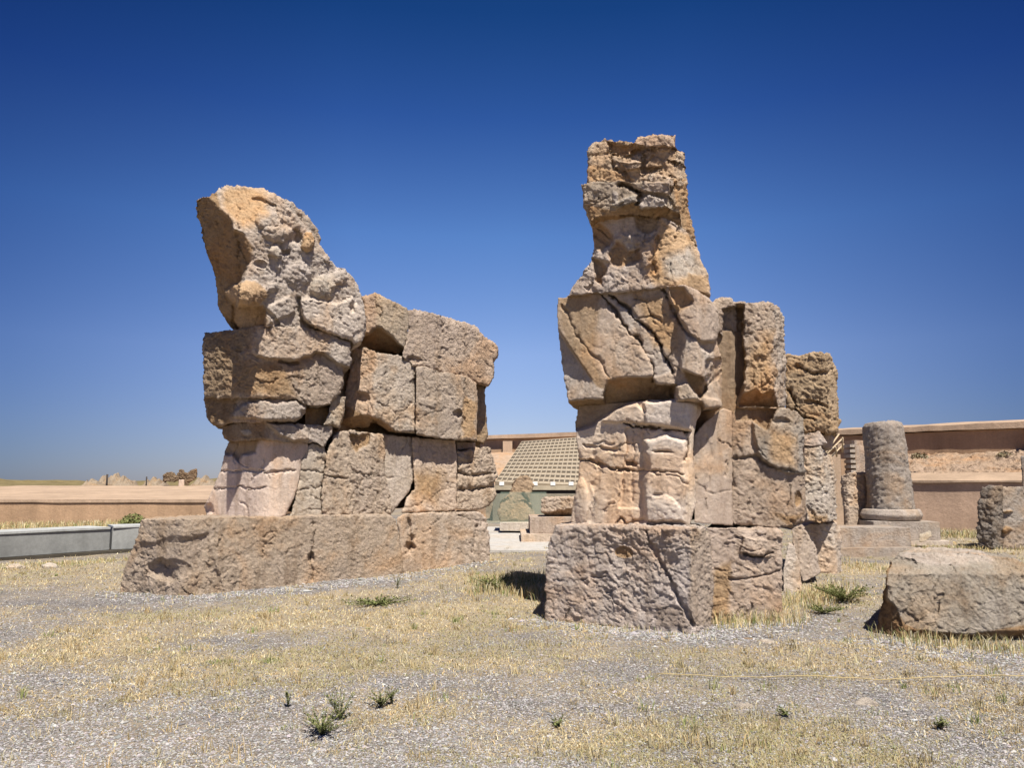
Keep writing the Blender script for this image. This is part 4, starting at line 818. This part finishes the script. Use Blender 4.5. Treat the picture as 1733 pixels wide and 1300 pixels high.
V, Fc = tube([G(872, 900), G(872, 900) + np.array([0, 0, .42])], .012); mk = thing('marker_post', G(872, 900), 'thin marker post with a small white plate on the paving', 'sign')
link('post', V, Fc, M_dark, mk); c = G(872, 900); prism('plate', rect((c[0] - .16, c[1] - .03), (c[0] + .16, c[1] - .03), .02), .36, .47, M_white, mk, PALE, cell=1, amp=0)

# ------------------------------------------------------------------ right background
ta = thing('mud_wall', (16, 30, 0), 'tall upper mud wall with pale coping at the top of the earth slope at right', 'wall')
ua, ub, uc = at(1240, 740, 37.5)[:2], at(1590, 740, 31.5)[:2], at(1900, 740, 27.0)[:2]
zl = 1.6 + 75 / F * 34
prism('wall_face', rect(ua, uc, 1.0), 2.0, 3.66, M_adobe, ta, A_DK * 1.0, cell=1, amp=.5, seed=101)
prism('coping', rect(ua + np.array([-.1, -.16]), uc + np.array([-.1, -.16]), 1.5), [3.74, 3.66, 3.7, 3.7], [3.93, 3.9, 4.1, 4.1], M_adobe, ta, A_LT * .95, cell=.5, amp=1.6, seed=102, taper=.03)
for px in (1587,):
    c = at(px, 735, 31.45); prism('buttress', rect((c[0] - .11, c[1] - .32), (c[0] + .11, c[1] - .45), .6), 2.6, 3.6, M_adobe, ta, A_LT, cell=.5, amp=.3)
c = at(1729, 735, 29.0); prism('buttress', rect((c[0] - .1, c[1] - .5), (c[0] + .6, c[1] - .75), .9), 2.6, 3.6, M_adobe, ta, A_DK, cell=.5, amp=.3)
# earth slope between the walls
la, lc = at(1440, 815, 28.6)[:2], at(1900, 815, 24.0)[:2]
ep = prism('earth_bank', [la + np.array([0, .9]), lc + np.array([0, .9]), uc + np.array([0, .1]), ua + np.array([3, .1])], .5, [1.7, 1.7, 3.05, 3.2], M_rough, None, A_LT * .92, cell=.12, amp=6, seed=103)
tag(ep, 'rough eroded brown earth slope between the lower and upper walls at right', 'bank')
lo = thing('mud_wall', (16, 26, 0), 'lower pinkish brown mud wall with wide pale ledge behind the column stump at right', 'wall')
prism('wall_face', rect(la, lc, 1.5), -.2, 1.62, M_adobe, lo, A_PK * 1.02, cell=.6, amp=.5, seed=104)
prism('coping', rect(la + np.array([-.1, -.05]), lc + np.array([-.1, -.05]), 1.6), [1.62, 1.62, 1.8, 1.8], [1.69, 1.69, 1.98, 1.98], M_adobe, lo, A_LT * .88, cell=.6, amp=.6, seed=105)
for i, (px, py, lb) in enumerate(((1556, 771, 'dark dry shrub low on the earth slope beside the column'), (1700, 770, 'dry shrub on the earth slope near the right edge'))):
    c = at(px, py, 26.6 + (800 - py) * .075); bush('shrub', c - np.array([0, 0, .12]), .28, .25, 160, lb, STRAW * .35, 'bush', .06)
# left return wall, niche, steps
rw = thing('mud_wall', (11.3, 26, 0), 'narrow orange mud wall end between the rear blocks and the broken pillar', 'wall')
prism('wall_face', rect(at(1395, 800, 25.6), at(1424, 800, 25.6), 3), -.1, 2.55, M_adobe, rw, A_LT * .95, cell=.5, amp=.5, seed=106)
prism('wall_face', rect(at(1424, 800, 29.5), at(1480, 800, 29.5), 2), -.1, 2.9, M_adobe, rw, A_DK, cell=.5, amp=.5, seed=107)
prism('coping', rect(at(1420, 800, 29.3), at(1480, 800, 29.3), 2.4), 2.9, 3.1, M_adobe, rw, A_LT, cell=.5, amp=.5, seed=108)
st = thing('brick_jamb', tuple(G(1446, 888)), 'toothed brick jamb with a stack of projecting pale bricks beside the column', 'ruin')
for k in range(7):
    z = 1.75 + k * .17; prism('brick', rect(at(1441, 800, 25.2), at(1449, 800, 25.2), .5), z, z + .10, M_mid, st, PALE, cell=.3, amp=.2)
prism('pier', rect(at(1449, 800, 25.3), at(1468, 800, 25.3), .8), -.1, 3.0, M_mid, st, PINK * .85, cell=.15, amp=1.6, seed=109)
bp = rock('broken_pillar', None, [(1423, 806), (1440, 800), (1468, 800), (1470, 900), (1431, 900), (1425, 840)], [(1440, 850, 21.5, 20), (1434, 850, 21.5, -50)], T=.9, tint=PINK * .85, mat=M_mid, amp=1.6, res=1.5, bev=3, seed=110); tag(bp, 'short broken reddish pillar just left of the round column', 'pillar')
# wooden handrail frame near rear block
wr = thing('wooden_railing', tuple(at(1405, 790, 20)), 'weathered wooden stair railing leaning behind the rear blocks', 'railing')
for (x1, y1, x2, y2) in ((1392, 776, 1426, 742), (1396, 784, 1428, 752), (1395, 770, 1420, 735), (1403, 770, 1404, 786), (1414, 757, 1416, 773), (1426, 741, 1426, 765)):
    V, Fc = tube([at(x1, y1, 20), at(x2, y2, 20.4)], .022); link('rail', V, Fc, M_wood, wr)
# round column on its base
def lathe(name, c, prof, seg, mat, parent, tint, amp, seed=0, chip=1.0, feats=None):
    prof = np.array(prof, float); a = np.linspace(0, 2 * math.pi, seg, endpoint=False)
    # densify
    pr = [];
    for p, q in zip(prof[:-1], prof[1:]):
        n = max(1, int(np.linalg.norm(q - p) / .035))
        for k in range(n): pr.append(p + (q - p) * k / n)
    pr.append(prof[-1]); pr = np.array(pr)
    V = np.stack([c[0] + pr[:, 0:1] * np.cos(a), c[1] + pr[:, 0:1] * np.sin(a), np.repeat(pr[:, 1:2], seg, 1)], -1)
    n = len(pr); V = V.reshape(-1, 3); i = np.arange(n * seg).reshape(n, seg); j = np.roll(i, -1, 1)
    Fc = np.stack([i[:-1].ravel(), j[:-1].ravel(), j[1:].ravel(), i[1:].ravel()], -1)
    vn = vnormals(V, Fc); V = V + vn * disp(V, amp, seed, chip)[:, None]
    if feats: V = feats(V)
    return link(name, V, Fc, mat, parent, cols=np.tile(np.asarray(tint, float), (len(V), 1)))
cb = at(1509, 890, 21.3); cb[2] = 0
cl = thing('broken_column', (cb[0], cb[1], 0), 'broken round grey column standing on a torus and square base at right', 'column')
zt = 1.6 + (HOR - 715) / F * 21.0; zb = 1.6 - (862 - HOR) / F * 21.0
def cut(V):
    rel = V[:, :2] - cb[:2]; z = V[:, 2]
    side = rel[:, 0] / .7
    lean = np.clip((z - zb) / (zt - zb), 0, 1)
    V = V.copy(); V[:, 0] -= np.clip(side, 0, 1) * lean * .20      # right side worn back towards the top
    return V
lathe('shaft', cb, [(.60, zb), (.60, zb + .1), (.585, zb + 1), (.56, zt - .12), (.51, zt - .02), (.3, zt + .02), (.001, zt + .02)], 96, M_mid, cl, GREY * .60, 1.6, 111, 1.0, cut)
zc = 1.6 - (880 - HOR) / F * 21.0
lathe('torus', cb, [(.66, zb + .02), (.72, zb), (.78, (zb + zc) / 2), (.72, zc + .02), (.6, zc)], 64, M_mid, cl, GREY * .75, .25, 112, .3)
prism('base_slab', rect((cb[0] - .86, cb[1] - .8), (cb[0] + .80, cb[1] - .95), 1.7), .12, zc - .003, M_mid, cl, GREY * .72, cell=.2, amp=.35, seed=113)
prism('footing', rect((cb[0] - 1.0, cb[1] - 1.0), (cb[0] + 1.0, cb[1] - 1.15), 2.0), -.1, .118, M_mid, cl, GREY, cell=.2, amp=.8, seed=114)
sg = thing('stepped_base', tuple(G(1480, 935)), 'long low grey stone step lying before the round column', 'base')
s0, s1 = at(1380, 900, 17.9), at(1541, 900, 17.9)
prism('upper_step', rect(s0, s1, 1.2), .16, 1.6 - (892 - HOR) / F * 17.9, M_mid, sg, GREY * .72, cell=.15, amp=.35, seed=115)
prism('lower_step', rect(s0 + np.array([0, -.35, 0]), at(1556, 900, 17.6), 1.8), -.1, .157, M_mid, sg, GREY * .7, cell=.15, amp=.5, seed=116)
rs = rock('rubble_stone', None, [(1556, 906), (1574, 900), (1577, 908), (1568, 916), (1556, 918)], [(1565, 910, 19.5, 10, 10)], T=.4, tint=PALE * .9, amp=.5, res=1.3, bev=3, seed=117); tag(rs, 'small pale chipped stone beside the column base', 'stone')
# stump at far right
sp = thing('column_stump', tuple(at(1705, 915, 19.3) * np.array([1, 1, 0])), 'dark split column stump leaning on the grass at the far right', 'column')
rock('shaft', sp, [(1663, 825), (1680, 824), (1695, 825), (1697, 930), (1656, 930), (1654, 900), (1657, 880), (1655, 850), (1660, 842)], [(1680, 870, 19.1, -35), (1690, 870, 19.1, 10)], T=1.0, tint=GREY * .5, mat=M_rough, amp=1.6, res=1.6, bev=4, seed=118, label='dark broken half of the stump',
     feats=[('p', [(1650, 850), (1680, 848), (1685, 930), (1650, 930)], 4, .12)])
rock('shaft', sp, [(1695, 825), (1715, 824), (1748, 824), (1750, 930), (1697, 930)], [(1700, 870, 19.15, 15)], T=1.1, tint=GREY * .62, mat=M_mid, amp=.9, res=1.6, bev=5, seed=119, label='grey smoother half of the stump',
     feats=[('b', 1706, 866, 9, 4, .12, OCH * .7), ('b', 1704, 897, 9, 7, .14, OCH * .7)])
pl_ = rock('broken_pillar', None, [(1728, 772), (1760, 768), (1765, 850), (1760, 920), (1735, 920), (1730, 840)], [(1745, 850, 22.5, -10)], T=.8, tint=GREY * .4, mat=M_mid, amp=.8, res=2, bev=3, seed=120); tag(pl_, 'dark upright pillar cut off by the right edge behind the stump', 'pillar')

# ------------------------------------------------------------------ small things on the ground
def weed(px, py, r, h, stems, label, tall=1.0):
    c = G(px, py); c[2] = float(gh(c[0:1], c[1:2])[0]); o = thing('green_weed', tuple(c), label, 'plant')
    Vs, Fs, Cs = [], [], []; base = 0; LV, LC = [], []
    for k in range(stems):
        a = random.uniform(0, 6.28); l = random.uniform(.3, 1) * r; hh = h * random.uniform(.5, 1)
        tip = c + np.array([math.cos(a) * l, math.sin(a) * l, hh]); mid = c + (tip - c) * .5 + np.array([0, 0, hh * .15])
        V, Fc = tube([c, mid, tip], .0014, 4)
        V = np.array(V); Vs.append(V); Fs += [tuple(base + i for i in f) for f in Fc]; base += len(V)
        for j in range(34):
            u = random.uniform(.15, 1); p = c * (1 - u) ** 2 + 2 * mid * u * (1 - u) + tip * u * u
            d = np.random.default_rng(k * 31 + j + px).normal(0, 1, 3); d[2] = abs(d[2]) * .6; d /= np.linalg.norm(d); e = np.cross(d, [0.1, .2, 1]); e /= np.linalg.norm(e); L = random.uniform(.010, .022) * tall
            LV += [p, p + d * L * .5 + e * L * .25, p + d * L, p + d * L * .5 - e * L * .25]; LC.append(GREEN[random.randrange(3)] * random.uniform(.7, 1.2))
    V = np.concatenate(Vs); link('stem', V, Fs, M_blade, o, cols=np.tile((.16, .17, .07), (len(V), 1)))
    LV = np.array(LV); link('leaves', LV, np.arange(len(LV)).reshape(-1, 4), M_blade, o, cols=np.repeat(np.array(LC), 4, 0), smooth=False)
weed(545, 1245, .22, .15, 34, 'largest dark green weed spreading on the gravel in the left foreground')
weed(575, 1222, .13, .19, 18, 'green weed just behind and right of the largest foreground weed')
weed(487, 1205, .04, .13, 5, 'thin upright green weed left of the largest foreground weed')
weed(645, 1196, .14, .12, 20, 'low green weed in the foreground right of the largest weed')
weed(662, 1190, .05, .14, 7, 'upright narrow green weed beside the low one near the centre')
weed(945, 1222, .09, .06, 10, 'flat pale green weed in the middle of the foreground gravel')
weed(1590, 1235, .09, .06, 12, 'flat green weed on the gravel at lower right')
weed(1330, 1212, .08, .05, 9, 'tiny green weed on the gravel below the rope')
weed(672, 998, .12, .22, 10, 'leafy green weed in the dry grass before the left plinth')
weed(840, 1000, .5, .22, 60, 'broad dark green weed clump in the shade left of the right plinth', 2.0)
weed(640, 1020, .55, .07, 50, 'low spread of green weed in the dry grass left of centre', 2.0)
weed(1430, 1020, .5, .22, 60, 'bushy dull green weed clump between the right plinth and the boulder', 2.0)
weed(1395, 1045, .3, .10, 30, 'low green weed in front of the bushy clump near the boulder', 1.6)
# rope
R0, R1 = G(1110, 1142), G(1850, 1150)
pts = [];
for k in range(41):
    u = k / 40; p = R0 * (1 - u) + R1 * u; p[1] += -.25 * math.sin(u * math.pi) + .01 * math.sin(k * 1.9); p[2] = float(gh(p[0:1], p[1:2])[0]) + .015 + .02 * math.sin(u * math.pi); pts.append(p)
V, Fc = tube(pts, .004, 6); tag(link('rope', V, Fc, M_rope, origin=tuple(pts[20])), 'thin yellow rope lying across the gravel at right', 'rope')
# loose stones
for i, (px, py, s, lb) in enumerate(((1120, 1062, .07, 'small pale upright stone at the foot of the right plinth'), (1295, 1090, .09, 'pale flat stone on the gravel path below the right plinth'), (1268, 1083, .06, 'small dark stone on the gravel path left of the pale flat one'), (1592, 1100, .06, 'pale stone in the grass under the boulder'), (1465, 1192, .07, 'flat pinkish stone sunk in the gravel below the rope'), (1262, 1196, .07, 'flat pale stone in the gravel at centre right'), (1640, 1105, .05, 'tiny white stone in the dry grass before the boulder'), (25, 962, .18, 'flat pale stone in the grass before the grey barrier, leftmost'), (85, 960, .15, 'flat pale stone in the grass before the grey barrier, right one'))):
    c = G(px, py); u, v = np.meshgrid(np.linspace(0, math.pi, 14), np.linspace(0, 2 * math.pi, 20, endpoint=False), indexing='ij')
    V = np.stack([s * np.sin(u) * np.cos(v), s * .8 * np.sin(u) * np.sin(v), s * (.9 if i == 0 else .35) * np.cos(u)], -1).reshape(-1, 3) + c
    idx = np.arange(14 * 20).reshape(14, 20); j = np.roll(idx, -1, 1); Fq = np.stack([idx[:-1].ravel(), idx[1:].ravel(), j[1:].ravel(), j[:-1].ravel()], -1)
    r = V - c; V = V + r / np.maximum(np.linalg.norm(r, axis=1, keepdims=True), 1e-6) * (fbm(V * 14, 3, 900 + i) * s * .35)[:, None]
    tag(link('loose_stone', V, Fq, M_mid, cols=np.tile(PALE if i != 2 else BROWN, (len(V), 1)), origin=tuple(c)), lb, 'stone', 'loose stones on the ground')
